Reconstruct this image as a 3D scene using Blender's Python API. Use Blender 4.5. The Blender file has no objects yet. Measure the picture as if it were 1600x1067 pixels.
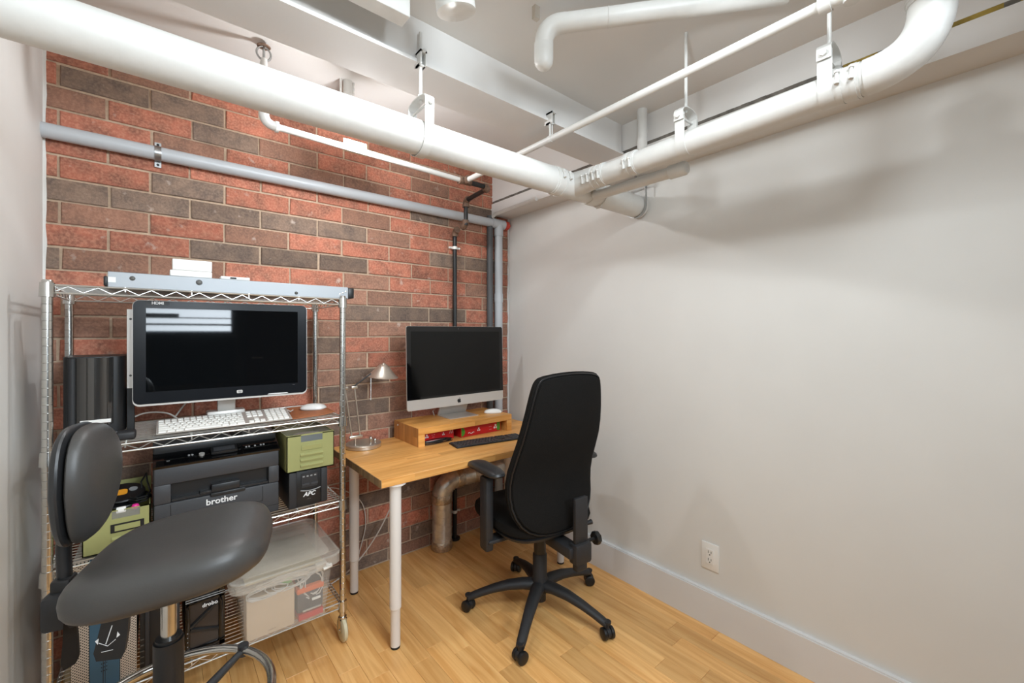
import bpy, bmesh, math, random
from mathutils import Vector, Matrix
random.seed(7)
S = bpy.context.scene
COL = S.collection
PI = math.pi
rad = math.radians
def lin(r, g, b):
    return tuple(((c/255)/12.92 if c/255 <= .04045 else ((c/255+.055)/1.055)**2.4) for c in (r, g, b))

# ------------------------------------------------------------ camera, world, lights, exposure
cam = bpy.data.cameras.new('camera'); camo = bpy.data.objects.new('camera', cam); COL.objects.link(camo)
camo.location = (0, 0, 1.336); camo.rotation_euler = (PI/2, 0, -rad(39.87))
cam.sensor_width = 36; cam.lens = 664/1600*36; cam.shift_y = -13.5/1600; cam.clip_start = .02
S.camera = camo
w = bpy.data.worlds.new('world'); S.world = w; w.use_nodes = True
bgn = w.node_tree.nodes['Background']; bgn.inputs[0].default_value = (.62, .78, 1, 1); bgn.inputs[1].default_value = 1.2
def light(name, kind, loc, energy, col=(1, 1, 1), rot=(0, 0, 0), **kw):
    l = bpy.data.lights.new(name, kind); l.energy = energy; l.color = col
    for k, v in kw.items(): setattr(l, k, v)
    o = bpy.data.objects.new(name, l); COL.objects.link(o); o.location = loc; o.rotation_euler = rot
    return o
WARM = (1, .95, .88)
light('track_lamp_light', 'SPOT', (.64, .98, 2.215), 11, (.92, .97, 1), (rad(10), rad(13), 0), spot_size=rad(162), spot_blend=.06, shadow_soft_size=.028)
light('second_lamp_light', 'SPOT', (.92, .57, 2.165), 6.2, (.89, .955, 1), (0, rad(-32), 0), spot_size=rad(168), spot_blend=.1, shadow_soft_size=.025)
light('brick_side_lamp_light', 'POINT', (.68, 1.83, 2.175), 13.5, (.96, .98, 1), shadow_soft_size=.028)
light('window_light', 'AREA', (-.65, -2.985, 1.76), 8, (.82, .92, 1), (rad(90), 0, 0), shape='RECTANGLE', size=1.8, size_y=.8, spread=rad(60))
light('rear_fill_light', 'AREA', (.9, -1.7, 2.2), 13, (.8, .915, 1), (rad(70), 0, rad(12)), shape='RECTANGLE', size=.8, size_y=.5, spread=rad(78))  # added soft fill from behind the camera; no panel fixture in the room
light('overhead_fill_light', 'AREA', (.6, -.05, 2.37), 34, (.86, .945, 1), (rad(28), 0, rad(14)), shape='RECTANGLE', size=.7, size_y=.4)  # added top-down fill above the camera, not a real lamp
S.view_settings.view_transform = 'Standard'; S.view_settings.look = 'None'
S.view_settings.gamma = 1; S.view_settings.use_curve_mapping = False
S.view_settings.exposure = .06

# ------------------------------------------------------------ materials
def mat(name, col, rough=.5, metal=0, noise=None, bump=None, spec=.5, coat=0, alpha=1, trans=0, rnd=0, anis=None):
    m = bpy.data.materials.new(name); m.use_nodes = True
    nt = m.node_tree; b = nt.nodes['Principled BSDF']; L = nt.links
    c = lin(*col) + (1,)
    b.inputs['Base Color'].default_value = c
    b.inputs['Roughness'].default_value = rough; b.inputs['Metallic'].default_value = metal
    b.inputs['Specular IOR Level'].default_value = spec
    b.inputs['Coat Weight'].default_value = coat
    if alpha < 1: b.inputs['Alpha'].default_value = alpha
    if trans: b.inputs['Transmission Weight'].default_value = trans
    tc = nt.nodes.new('ShaderNodeTexCoord')
    if noise or rnd:
        out = None
        hs = nt.nodes.new('ShaderNodeHueSaturation'); hs.inputs['Color'].default_value = c
        hs.inputs['Value'].default_value = 1
        if noise:
            sc, am = noise
            n = nt.nodes.new('ShaderNodeTexNoise'); n.inputs['Scale'].default_value = sc; n.inputs['Detail'].default_value = 5
            if anis:
                mp = nt.nodes.new('ShaderNodeMapping'); mp.inputs['Scale'].default_value = anis
                L.new(tc.outputs['Object'], mp.inputs[0]); L.new(mp.outputs[0], n.inputs['Vector'])
            else: L.new(tc.outputs['Object'], n.inputs['Vector'])
            mr = nt.nodes.new('ShaderNodeMapRange'); mr.inputs[1].default_value = .3; mr.inputs[2].default_value = .7
            mr.inputs[3].default_value = 1-am; mr.inputs[4].default_value = 1+am
            L.new(n.outputs[0], mr.inputs[0]); out = mr.outputs[0]
        if rnd:
            oi = nt.nodes.new('ShaderNodeObjectInfo')
            mr2 = nt.nodes.new('ShaderNodeMapRange'); mr2.inputs[3].default_value = 1-rnd; mr2.inputs[4].default_value = 1+rnd
            L.new(oi.outputs['Random'], mr2.inputs[0])
            if out:
                mu = nt.nodes.new('ShaderNodeMath'); mu.operation = 'MULTIPLY'; L.new(out, mu.inputs[0]); L.new(mr2.outputs[0], mu.inputs[1]); out = mu.outputs[0]
            else: out = mr2.outputs[0]
        L.new(out, hs.inputs['Value']); L.new(hs.outputs[0], b.inputs['Base Color'])
    if bump:
        n = nt.nodes.new('ShaderNodeTexNoise'); n.inputs['Scale'].default_value = bump[0]; n.inputs['Detail'].default_value = 4
        L.new(tc.outputs['Object'], n.inputs['Vector'])
        bp = nt.nodes.new('ShaderNodeBump'); bp.inputs['Strength'].default_value = bump[1]; bp.inputs['Distance'].default_value = .004
        L.new(n.outputs[0], bp.inputs['Height']); L.new(bp.outputs[0], b.inputs['Normal'])
    return m

def brick_mat(name, base, dark, pale, dirt=.35):
    m = bpy.data.materials.new(name); m.use_nodes = True
    nt = m.node_tree; b = nt.nodes['Principled BSDF']; L = nt.links
    b.inputs['Roughness'].default_value = .9; b.inputs['Specular IOR Level'].default_value = .2
    tc = nt.nodes.new('ShaderNodeTexCoord'); oi = nt.nodes.new('ShaderNodeObjectInfo')
    off = nt.nodes.new('ShaderNodeVectorMath'); off.operation = 'ADD'
    sc = nt.nodes.new('ShaderNodeMath'); sc.operation = 'MULTIPLY'; sc.inputs[1].default_value = 57.
    L.new(oi.outputs['Random'], sc.inputs[0]); L.new(tc.outputs['Object'], off.inputs[0]); L.new(sc.outputs[0], off.inputs[1])
    def noise(s, d=4):
        n = nt.nodes.new('ShaderNodeTexNoise'); n.inputs['Scale'].default_value = s; n.inputs['Detail'].default_value = d
        L.new(off.outputs[0], n.inputs['Vector']); return n.outputs[0]
    def ramp(fac, stops):
        r = nt.nodes.new('ShaderNodeValToRGB'); e = r.color_ramp.elements
        e[0].position, e[0].color = stops[0]; e[1].position, e[1].color = stops[1]
        L.new(fac, r.inputs[0]); return r.outputs[0]
    def mix(fac, a, c2):
        x = nt.nodes.new('ShaderNodeMix'); x.data_type = 'RGBA'
        if isinstance(fac, float): x.inputs[0].default_value = fac
        else: L.new(fac, x.inputs[0])
        for sk, v in ((6, a), (7, c2)):
            if isinstance(v, tuple): x.inputs[sk].default_value = v
            else: L.new(v, x.inputs[sk])
        return x.outputs[2]
    A = lin(*base)+(1,); Dk = lin(*dark)+(1,); P = lin(*pale)+(1,)
    blotch = ramp(noise(16, 6), ((.36, (0, 0, 0, 1)), (.66, (1, 1, 1, 1))))
    c1 = mix(blotch, A, Dk)
    grain = ramp(noise(110, 5), ((.40, (0, 0, 0, 1)), (.66, (1, 1, 1, 1))))
    g2 = nt.nodes.new('ShaderNodeMath'); g2.operation = 'MULTIPLY'; g2.inputs[1].default_value = dirt; L.new(grain, g2.inputs[0])
    c2 = mix(g2.outputs[0], c1, P)
    chalk = ramp(noise(22, 6), ((.655, (0, 0, 0, 1)), (.76, (.6, .6, .6, 1))))
    c3 = mix(chalk, c2, lin(205, 190, 178)+(1,))
    hs = nt.nodes.new('ShaderNodeHueSaturation'); L.new(c3, hs.inputs['Color'])
    mr = nt.nodes.new('ShaderNodeMapRange'); mr.inputs[3].default_value = .8; mr.inputs[4].default_value = 1.18
    L.new(oi.outputs['Random'], mr.inputs[0]); L.new(mr.outputs[0], hs.inputs['Value'])
    L.new(hs.outputs[0], b.inputs['Base Color'])
    bp = nt.nodes.new('ShaderNodeBump'); bp.inputs['Strength'].default_value = .6; bp.inputs['Distance'].default_value = .004
    L.new(noise(120, 5), bp.inputs['Height']); L.new(bp.outputs[0], b.inputs['Normal'])
    return m

def wood_mat(name, c1, c2, axis='Y', scale=1., rnd=.14, rough=.38, strips=None):
    m = bpy.data.materials.new(name); m.use_nodes = True
    nt = m.node_tree; b = nt.nodes['Principled BSDF']; L = nt.links
    b.inputs['Roughness'].default_value = rough
    tc = nt.nodes.new('ShaderNodeTexCoord'); oi = nt.nodes.new('ShaderNodeObjectInfo')
    sc = nt.nodes.new('ShaderNodeMath'); sc.operation = 'MULTIPLY'; sc.inputs[1].default_value = 41.
    L.new(oi.outputs['Random'], sc.inputs[0])
    off = nt.nodes.new('ShaderNodeVectorMath'); off.operation = 'ADD'
    L.new(tc.outputs['Object'], off.inputs[0]); L.new(sc.outputs[0], off.inputs[1])
    vec = off.outputs[0]; stripv = None
    if strips:                                   # glued-up staves: each stave its own tone
        sx = nt.nodes.new('ShaderNodeSeparateXYZ'); L.new(tc.outputs['Object'], sx.inputs[0])
        d = nt.nodes.new('ShaderNodeMath'); d.operation = 'MULTIPLY'; d.inputs[1].default_value = 1/strips
        L.new(sx.outputs[0 if axis == 'Y' else 1], d.inputs[0])
        fl = nt.nodes.new('ShaderNodeMath'); fl.operation = 'FLOOR'; L.new(d.outputs[0], fl.inputs[0])
        sh = nt.nodes.new('ShaderNodeMath'); sh.operation = 'MULTIPLY'; sh.inputs[1].default_value = .37; L.new(fl.outputs[0], sh.inputs[0])
        al = nt.nodes.new('ShaderNodeMath'); al.operation = 'MULTIPLY'; al.inputs[1].default_value = 2.3
        L.new(sx.outputs['XYZ'.index(axis)], al.inputs[0])
        ad = nt.nodes.new('ShaderNodeMath'); ad.operation = 'ADD'; L.new(al.outputs[0], ad.inputs[0]); L.new(sh.outputs[0], ad.inputs[1])
        f2 = nt.nodes.new('ShaderNodeMath'); f2.operation = 'FLOOR'; L.new(ad.outputs[0], f2.inputs[0])
        cb = nt.nodes.new('ShaderNodeCombineXYZ'); L.new(fl.outputs[0], cb.inputs[0]); L.new(f2.outputs[0], cb.inputs[1])
        wn = nt.nodes.new('ShaderNodeTexWhiteNoise'); L.new(cb.outputs[0], wn.inputs['Vector']); stripv = wn.outputs['Value']
        o2 = nt.nodes.new('ShaderNodeVectorMath'); o2.operation = 'ADD'; L.new(vec, o2.inputs[0]); L.new(wn.outputs['Color'], o2.inputs[1]); vec = o2.outputs[0]
    mp = nt.nodes.new('ShaderNodeMapping')
    mp.inputs['Scale'].default_value = {'X': (1.6*scale, 26*scale, 26*scale), 'Y': (26*scale, 1.6*scale, 26*scale), 'Z': (26*scale, 26*scale, 1.6*scale)}[axis]
    L.new(vec, mp.inputs[0])
    n = nt.nodes.new('ShaderNodeTexNoise'); n.inputs['Scale'].default_value = 1.6; n.inputs['Detail'].default_value = 6; n.inputs['Distortion'].default_value = .9
    L.new(mp.outputs[0], n.inputs['Vector'])
    r = nt.nodes.new('ShaderNodeValToRGB'); e = r.color_ramp.elements
    e[0].position = .3; e[0].color = lin(*c1)+(1,); e[1].position = .7; e[1].color = lin(*c2)+(1,)
    L.new(n.outputs[0], r.inputs[0])
    hs = nt.nodes.new('ShaderNodeHueSaturation'); L.new(r.outputs[0], hs.inputs['Color'])
    mr = nt.nodes.new('ShaderNodeMapRange'); mr.inputs[3].default_value = 1-rnd; mr.inputs[4].default_value = 1+rnd
    L.new(stripv if stripv else oi.outputs['Random'], mr.inputs[0]); L.new(mr.outputs[0], hs.inputs['Value'])
    L.new(hs.outputs[0], b.inputs['Base Color'])
    bp = nt.nodes.new('ShaderNodeBump'); bp.inputs['Strength'].default_value = .12; bp.inputs['Distance'].default_value = .002
    L.new(n.outputs[0], bp.inputs['Height']); L.new(bp.outputs[0], b.inputs['Normal'])
    return m

def perforated_mat(name, metal_col, hole_col, pitch):
    m = bpy.data.materials.new(name); m.use_nodes = True
    nt = m.node_tree; b = nt.nodes['Principled BSDF']; L = nt.links
    tc = nt.nodes.new('ShaderNodeTexCoord'); mp = nt.nodes.new('ShaderNodeMapping')
    mp.inputs['Rotation'].default_value = (0, rad(45), 0); L.new(tc.outputs['Object'], mp.inputs[0])
    sx = nt.nodes.new('ShaderNodeSeparateXYZ'); L.new(mp.outputs[0], sx.inputs[0])
    sq = []
    for k in (0, 2):
        d = nt.nodes.new('ShaderNodeMath'); d.operation = 'DIVIDE'; d.inputs[1].default_value = pitch; L.new(sx.outputs[k], d.inputs[0])
        f = nt.nodes.new('ShaderNodeMath'); f.operation = 'FRACT'; L.new(d.outputs[0], f.inputs[0])
        s = nt.nodes.new('ShaderNodeMath'); s.operation = 'SUBTRACT'; s.inputs[1].default_value = .5; L.new(f.outputs[0], s.inputs[0])
        p = nt.nodes.new('ShaderNodeMath'); p.operation = 'MULTIPLY'; L.new(s.outputs[0], p.inputs[0]); L.new(s.outputs[0], p.inputs[1]); sq.append(p)
    a = nt.nodes.new('ShaderNodeMath'); a.operation = 'ADD'; L.new(sq[0].outputs[0], a.inputs[0]); L.new(sq[1].outputs[0], a.inputs[1])
    lt = nt.nodes.new('ShaderNodeMath'); lt.operation = 'LESS_THAN'; lt.inputs[1].default_value = .085; L.new(a.outputs[0], lt.inputs[0])
    x = nt.nodes.new('ShaderNodeMix'); x.data_type = 'RGBA'; L.new(lt.outputs[0], x.inputs[0])
    x.inputs[6].default_value = lin(*metal_col)+(1,); x.inputs[7].default_value = lin(*hole_col)+(1,)
    L.new(x.outputs[2], b.inputs['Base Color']); b.inputs['Roughness'].default_value = .45; b.inputs['Metallic'].default_value = .3
    return m

M = {}
M['paint'] = mat('white_wall_paint', (224, 223, 219), .62, noise=(3, .02), bump=(60, .03))
M['ceil'] = mat('white_ceiling_paint', (222, 220, 217), .7, noise=(4, .02), bump=(90, .05))
M['gloss'] = mat('white_gloss_paint', (214, 213, 209), .42, noise=(30, .025), bump=(70, .06))
M['trim'] = mat('white_trim_paint', (226, 226, 226), .4)
M['mortar'] = mat('brick_mortar', (196, 172, 148), .95, noise=(60, .14), bump=(200, .3))
M['brick_red'] = brick_mat('red_brick', (184, 114, 93), (140, 94, 79), (222, 162, 134), .42)
M['brick_brown'] = brick_mat('brown_brick', (156, 116, 98), (132, 102, 88), (200, 154, 128))
M['brick_dark'] = brick_mat('dark_brick', (134, 113, 99), (106, 92, 84), (172, 148, 128), .3)
M['gap'] = mat('dark_joint_filler', (104, 99, 92), .9, noise=(30, .35))
M['foam'] = mat('yellow_foam_filler', (150, 128, 60), .9, noise=(20, .4), bump=(60, .5))
M['plank'] = wood_mat('oak_plank', (220, 158, 90), (246, 196, 128), 'Y', rnd=.15, rough=.33)
M['floorbase'] = mat('dark_plank_joint', (86, 54, 30), .7)
M['desk'] = wood_mat('oak_worktop', (210, 146, 74), (236, 180, 108), 'X', rnd=.12, rough=.4, strips=.045)
M['endgrain'] = wood_mat('oak_end_grain', (118, 92, 62), (160, 130, 92), 'Z', scale=2, rnd=.3, rough=.6, strips=.043)
M['riser'] = wood_mat('oak_riser', (208, 142, 68), (234, 176, 100), 'X', rnd=.1, rough=.4, strips=.06)
M['riser_side'] = wood_mat('oak_riser_side', (176, 116, 58), (208, 152, 88), 'Z', scale=1.4, rnd=.16, rough=.5, strips=.05)
M['chrome'] = mat('chrome', (205, 204, 200), .2, 1, noise=(40, .06))
M['wire'] = mat('chrome_wire', (214, 213, 208), .28, .85)
M['groove'] = mat('dark_groove', (92, 90, 86), .5, .6)
M['steel'] = mat('brushed_steel', (206, 198, 186), .34, .85, noise=(300, .06))
M['galv'] = mat('galvanised_steel', (176, 178, 178), .35, 1, noise=(50, .1))
M['duct'] = mat('foil_duct', (212, 208, 200), .3, .7, noise=(26, .22), bump=(40, .25))
M['foil'] = mat('crumpled_foil_tape', (196, 184, 168), .3, .85, noise=(60, .3), bump=(90, .9))
M['alu'] = mat('silver_aluminium', (205, 200, 194), .42, .55)
M['alu_white'] = mat('pale_grey_aluminium', (172, 177, 182), .45, .15)
M['black'] = mat('black_plastic', (24, 24, 25), .42, noise=(200, .1))
M['blackmat'] = mat('matt_black_plastic', (38, 38, 40), .55, bump=(300, .1))
M['black_gloss'] = mat('gloss_black', (9, 9, 10), .06)
M['screen_a'] = mat('glossy_dark_screen', (10, 12, 14), .03, spec=.7)
M['screen_b'] = mat('black_glass_screen', (5, 5, 5), .12, spec=.3)
M['bezel'] = mat('dark_bezel', (22, 24, 28), .22, spec=.25)
M['fabric'] = mat('black_chair_fabric', (25, 24, 23), .95, noise=(350, .25), bump=(500, .4), spec=.15)
M['vinyl'] = mat('charcoal_vinyl', (62, 60, 58), .42, noise=(6, .04), bump=(250, .06))
M['vinyl_dark'] = mat('dark_vinyl_shell', (40, 40, 41), .38, bump=(250, .05))
M['printer'] = mat('charcoal_printer_plastic', (56, 57, 60), .5, bump=(300, .08))
M['printer_dk'] = mat('dark_printer_plastic', (36, 37, 39), .4)
M['green'] = mat('olive_green_metal', (152, 152, 98), .45, noise=(12, .03))
M['white_pl'] = mat('white_plastic', (236, 235, 231), .35)
M['white_legs'] = mat('white_powder_coat', (228, 222, 216), .42)
M['key_white'] = mat('white_keycap', (238, 236, 230), .4)
M['key_dark'] = mat('dark_keycap', (52, 53, 56), .45)
M['leather'] = mat('brown_leather', (168, 102, 62), .6, noise=(40, .12), bump=(200, .2))
M['clear'] = mat('frosted_clear_plastic', (226, 222, 212), .22, alpha=.15, noise=(8, .06))
M['clear_lid'] = mat('frosted_lid_plastic', (220, 212, 198), .25, alpha=.32, noise=(8, .1))
M['glass'] = mat('window_glass', (235, 240, 242), .03, alpha=.12)
M['beige'] = mat('beige_box', (206, 184, 158), .6)
M['paper'] = mat('yellowed_paper', (216, 196, 150), .8, noise=(9, .08))
M['orange'] = mat('orange_plastic', (226, 110, 60), .5)
M['red'] = mat('red_card', (196, 26, 32), .4, noise=(12, .08))
M['greenspot'] = mat('green_card', (72, 150, 44), .5)
M['pink'] = mat('pink_plastic', (226, 40, 140), .5)
M['blue'] = mat('blue_metal_panel', (62, 96, 118), .45, .2)
M['perf'] = perforated_mat('perforated_metal', (196, 184, 170), (24, 22, 20), .0062)
M['pvc'] = mat('grey_pvc', (186, 190, 194), .35)
M['pvc_dk'] = mat('dark_grey_pipe', (84, 86, 88), .5)
M['blackpipe'] = mat('black_iron_pipe', (30, 30, 30), .45, noise=(40, .2), bump=(80, .15))
M['rust'] = mat('rusty_fitting', (124, 100, 84), .65, .3, noise=(50, .3), bump=(80, .4))
M['redcap'] = mat('red_plug', (196, 66, 50), .5)
M['cable_w'] = mat('white_cable', (206, 200, 192), .5)
M['cable_k'] = mat('black_cable', (22, 22, 22), .5)
M['rubber'] = mat('black_rubber', (22, 22, 22), .7)
M['wheel'] = mat('cream_caster_wheel', (206, 196, 164), .5)
M['white_print'] = mat('white_print', (235, 235, 235), .5)
M['grey_print'] = mat('grey_print', (150, 150, 150), .5)
M['dark_print'] = mat('black_print', (16, 16, 16), .5)
M['cream_in'] = mat('cream_shade_lining', (226, 214, 186), .6)
M['door'] = mat('dark_brown_door', (58, 44, 36), .5)
M['navy'] = mat('dark_blue_panel', (34, 42, 52), .5)
M['darkwall'] = mat('dark_grey_half_wall', (70, 68, 66), .7)
M['led'] = bpy.data.materials.new('lamp_lens'); M['led'].use_nodes = True
_b = M['led'].node_tree.nodes['Principled BSDF']; _b.inputs['Emission Color'].default_value = (1, .92, .8, 1); _b.inputs['Emission Strength'].default_value = 6

# ------------------------------------------------------------ mesh builder
class G:
    def __init__(s): s.v = []; s.f = []
    def add(s, vs, fs):
        n = len(s.v); s.v += [Vector(p) for p in vs]; s.f += [tuple(i+n for i in f) for f in fs]; return s
    def bm(s, b):
        b.verts.ensure_lookup_table(); b.verts.index_update()
        s.add([v.co.copy() for v in b.verts], [[v.index for v in f.verts] for f in b.faces]); b.free(); return s
    def box(s, a, b, bev=0, seg=2, M4=None):
        x0, y0, z0 = a; x1, y1, z1 = b
        vs = [Vector(p) for p in ((x0,y0,z0),(x1,y0,z0),(x1,y1,z0),(x0,y1,z0),(x0,y0,z1),(x1,y0,z1),(x1,y1,z1),(x0,y1,z1))]
        fs = [(0,3,2,1),(4,5,6,7),(0,1,5,4),(1,2,6,5),(2,3,7,6),(3,0,4,7)]
        g = G(); g.add(vs, fs)
        if bev: g = g._bevel(bev, seg)
        if M4 is not None: g.xf(M4)
        return s.add(g.v, g.f)
    def _bevel(s, r, seg):
        b = bmesh.new(); vv = [b.verts.new(p) for p in s.v]
        for f in s.f: b.faces.new([vv[i] for i in f])
        bmesh.ops.bevel(b, geom=list(b.edges), offset=r, segments=seg, profile=.5, affect='EDGES')
        g = G(); g.bm(b); return g
    def xf(s, m): s.v = [m @ p for p in s.v]; return s
    def cyl(s, p0, p1, r0, r1=None, n=16, caps=True):
        p0 = Vector(p0); p1 = Vector(p1); r1 = r0 if r1 is None else r1
        return s.tube([p0, p1], [r0, r1], n, caps)
    def tube(s, pts, r, n=10, caps=True, closed=False):
        pts = [Vector(p) for p in pts]; k = len(pts)
        rs = r if isinstance(r, (list, tuple)) else [r]*k
        T = []
        for i in range(k):
            a = pts[i-1] if (i > 0 or closed) else pts[i]; c = pts[(i+1) % k] if (i < k-1 or closed) else pts[i]
            T.append((c-a).normalized() if (c-a).length > 1e-9 else (T[-1] if T else Vector((0, 0, 1))))
        up = Vector((0, 0, 1)) if abs(T[0].z) < .9 else Vector((1, 0, 0))
        N = (up - T[0]*up.dot(T[0])).normalized(); vs = []
        for i in range(k):
            N = (N - T[i]*N.dot(T[i])).normalized(); B = T[i].cross(N)
            for j in range(n):
                a = 2*PI*j/n; vs.append(pts[i] + (N*math.cos(a)+B*math.sin(a))*rs[i])
        fs = []
        for i in range(k if closed else k-1):
            i2 = (i+1) % k
            for j in range(n): fs.append((i*n+j, i*n+(j+1) % n, i2*n+(j+1) % n, i2*n+j))
        if caps and not closed: fs += [tuple(range(n-1, -1, -1)), tuple((k-1)*n+j for j in range(n))]
        return s.add(vs, fs)
    def lathe(s, prof, o=(0, 0, 0), n=24, axis=None):
        m = Matrix.Translation(Vector(o))
        if axis is not None: m = m @ Vector((0, 0, 1)).rotation_difference(Vector(axis)).to_matrix().to_4x4()
        vs = [m @ Vector((r*math.cos(2*PI*j/n), r*math.sin(2*PI*j/n), z)) for r, z in prof for j in range(n)]
        fs = [(i*n+j, i*n+(j+1) % n, (i+1)*n+(j+1) % n, (i+1)*n+j) for i in range(len(prof)-1) for j in range(n)]
        if prof[0][0] > 1e-5: fs.append(tuple(range(n-1, -1, -1)))
        if prof[-1][0] > 1e-5: fs.append(tuple((len(prof)-1)*n+j for j in range(n)))
        return s.add(vs, fs)
    def prism(s, poly, w0, w1, fn):
        n = len(poly)
        vs = [fn(u, v, w0) for u, v in poly] + [fn(u, v, w1) for u, v in poly]
        fs = [tuple(range(n)), tuple(range(2*n-1, n-1, -1))] + [(i, i+n, (i+1) % n+n, (i+1) % n) for i in range(n)]
        return s.add(vs, fs)
    def pillow(s, outline, tf, tb, fn, p=2.6, rings=7):
        """closed 2-D outline puffed to thickness tf (front) and tb (back); fn maps (u, v, w) to space"""
        n = len(outline); cu = sum(u for u, v in outline)/n; cv = sum(v for u, v in outline)/n
        sc = [math.sin(PI/2*k/rings) for k in range(rings, 0, -1)]
        vs = []; fs = []
        def ring(k, sgn, t):
            a = (1-sc[k]**p)**(1/p) if sc[k] < 1 else 0
            return [fn(cu+(u-cu)*sc[k], cv+(v-cv)*sc[k], sgn*t*a) for u, v in outline]
        for k in range(rings): vs += ring(k, 1, tf)
        c1 = len(vs); vs.append(fn(cu, cv, tf))
        base2 = len(vs)
        for k in range(1, rings): vs += ring(k, -1, tb)
        c2 = len(vs); vs.append(fn(cu, cv, -tb))
        for k in range(rings-1):
            for j in range(n): fs.append((k*n+j, k*n+(j+1) % n, (k+1)*n+(j+1) % n, (k+1)*n+j))
        for j in range(n): fs.append(((rings-1)*n+j, (rings-1)*n+(j+1) % n, c1))
        for k in range(rings-1):
            A = (lambda j: j) if k == 0 else (lambda j, k=k: base2+(k-1)*n+j)
            Bq = lambda j, k=k: base2+k*n+j
            for j in range(n): fs.append((A((j+1) % n), A(j), Bq(j), Bq((j+1) % n)))
        for j in range(n): fs.append((base2+(rings-2)*n+(j+1) % n, base2+(rings-2)*n+j, c2))
        return s.add(vs, fs)
    def mesh(s, name, m, off=Vector((0, 0, 0)), smooth=40):
        me = bpy.data.meshes.new(name); me.from_pydata([p-off for p in s.v], [], s.f); me.validate()
        b = bmesh.new(); b.from_mesh(me); bmesh.ops.recalc_face_normals(b, faces=b.faces); b.to_mesh(me); b.free()
        if smooth:
            me.polygons.foreach_set('use_smooth', [True]*len(me.polygons)); me.set_sharp_from_angle(angle=rad(smooth))
        me.materials.append(M[m] if isinstance(m, str) else m); return me

def wloc(o):
    p = Vector(o.location)
    return p + wloc(o.parent) if o.parent else p
def obj(name, me, parent=None, loc=(0, 0, 0)):
    o = bpy.data.objects.new(name, me); COL.objects.link(o); o.parent = parent; o.location = loc; return o
def thing(name, label, cat, loc, group=None):
    o = obj(name, None, None, loc); o.empty_display_size = .05
    o['label'] = label; o['category'] = cat
    if group: o['group'] = group
    return o
def part(name, g, m, parent, label=None, smooth=40):
    """mesh given in room coordinates, hung under its thing or part"""
    o = obj(name, g.mesh(name, m, wloc(parent), smooth), parent)
    if label: o['label'] = label
    return o
def solo(name, g, m, loc, label, cat, group=None, smooth=40):
    o = obj(name, g.mesh(name, m, Vector(loc), smooth), None, loc); o['label'] = label; o['category'] = cat
    if group: o['group'] = group
    return o
def struct(name, g, m, loc=(0, 0, 0), smooth=30, parent=None):
    o = obj(name, g.mesh(name, m, Vector(loc), smooth), parent, loc if parent is None else Vector(loc)-wloc(parent))
    if parent is None: o['kind'] = 'structure'
    return o
def words(txt, size, m4, m, parent, name='lettering', shear=0, bold=0, ext=.0004):
    c = bpy.data.curves.new(name, 'FONT'); c.body = txt; c.size = size; c.extrude = ext; c.offset = bold; c.shear = shear
    c.align_x = 'CENTER'; c.align_y = 'CENTER'; c.resolution_u = 3
    t = bpy.data.objects.new(name, c); COL.objects.link(t)
    me = bpy.data.meshes.new_from_object(t); bpy.data.objects.remove(t); me.name = name
    me.transform(Matrix.Translation(-wloc(parent)) @ m4); me.materials.clear(); me.materials.append(M[m])
    return obj(name, me, parent)
FRONT = Matrix.Rotation(PI/2, 4, 'X')                   # reads from -y
def at(x, y, z, rot=None):
    return Matrix.Translation((x, y, z)) @ (rot if rot is not None else Matrix.Identity(4))
def arc(c, r, a0, a1, n, ax, ay):
    c = Vector(c); ax = Vector(ax); ay = Vector(ay)
    return [c + ax*r*math.cos(a0+(a1-a0)*i/n) + ay*r*math.sin(a0+(a1-a0)*i/n) for i in range(n+1)]
def bend(p, q, r2, rb, n=6):
    """polyline p..q..r2 with the corner q rounded"""
    p, q, r2 = Vector(p), Vector(q), Vector(r2); a = (p-q).normalized(); b = (r2-q).normalized()
    s, e = q+a*rb, q+b*rb
    return [s*(1-t)**2 + q*2*t*(1-t) + e*t*t for t in [i/n for i in range(n+1)]]
def rrect(wd, ht, r, n=4, cx=0, cy=0):
    pts = []
    for (sx, sy, a) in ((1, 1, 0), (-1, 1, PI/2), (-1, -1, PI), (1, -1, 3*PI/2)):
        for i in range(n+1):
            t = a+PI/2*i/n; pts.append((cx+sx*(wd/2-r)+r*math.cos(t), cy+sy*(ht/2-r)+r*math.sin(t)))
    return pts
def XZ(y0, d=1):  # (u,v,w) -> x,z plane at y0, w away from the viewer
    return lambda u, v, w_: Vector((u, y0+d*w_, v))

# ------------------------------------------------------------ room shell
XL, XR, YB, ZC, ZC2, YR = -.332, 1.95, 2.385, 2.385, 2.49, -2.9
HB = .0886
fl = struct('floor', G().box((-2.7, YR-.1, -.06), (XR+.1, YB+.1, -.006)), 'floorbase')
struct('ceiling', G().box((-2.7, YR-.1, ZC), (XR+.1, 1.30, ZC+.25)), 'ceil')
struct('ceiling.001', G().box((XL-.1, 1.44, ZC2), (XR+.1, YB+.1, ZC2+.1)), 'ceil')
wb = struct('wall_back', G().box((XL-.1, YB, -.01), (XR+.1, YB+.1, ZC2)), 'mortar')
struct('wall_left', G().box((XL-.1, -.35, -.01), (XL, YB, ZC2)), 'paint')
struct('wall_rear_left', G().box((-2.7, YR-.1, -.01), (-2.6, YB, ZC2)), 'paint')
struct('wall_left_return', G().box((-2.6, -.45, -.01), (XL, -.35, ZC2)), 'paint')
struct('wall_right', G().box((XR, YR-.1, -.01), (XR+.1, YB, ZC2)), 'paint')
g = G()                                                  # thin plaster lip over the brick at both wall corners
ys = [0]
pts = [(XL, 0)] + [(XL+.006+.006*random.random(), z/40*ZC2) for z in range(41)] + [(XL, ZC2)]
g.prism(pts, YB-.012, YB, lambda u, v, w_: Vector((u, w_, v)))
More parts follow.
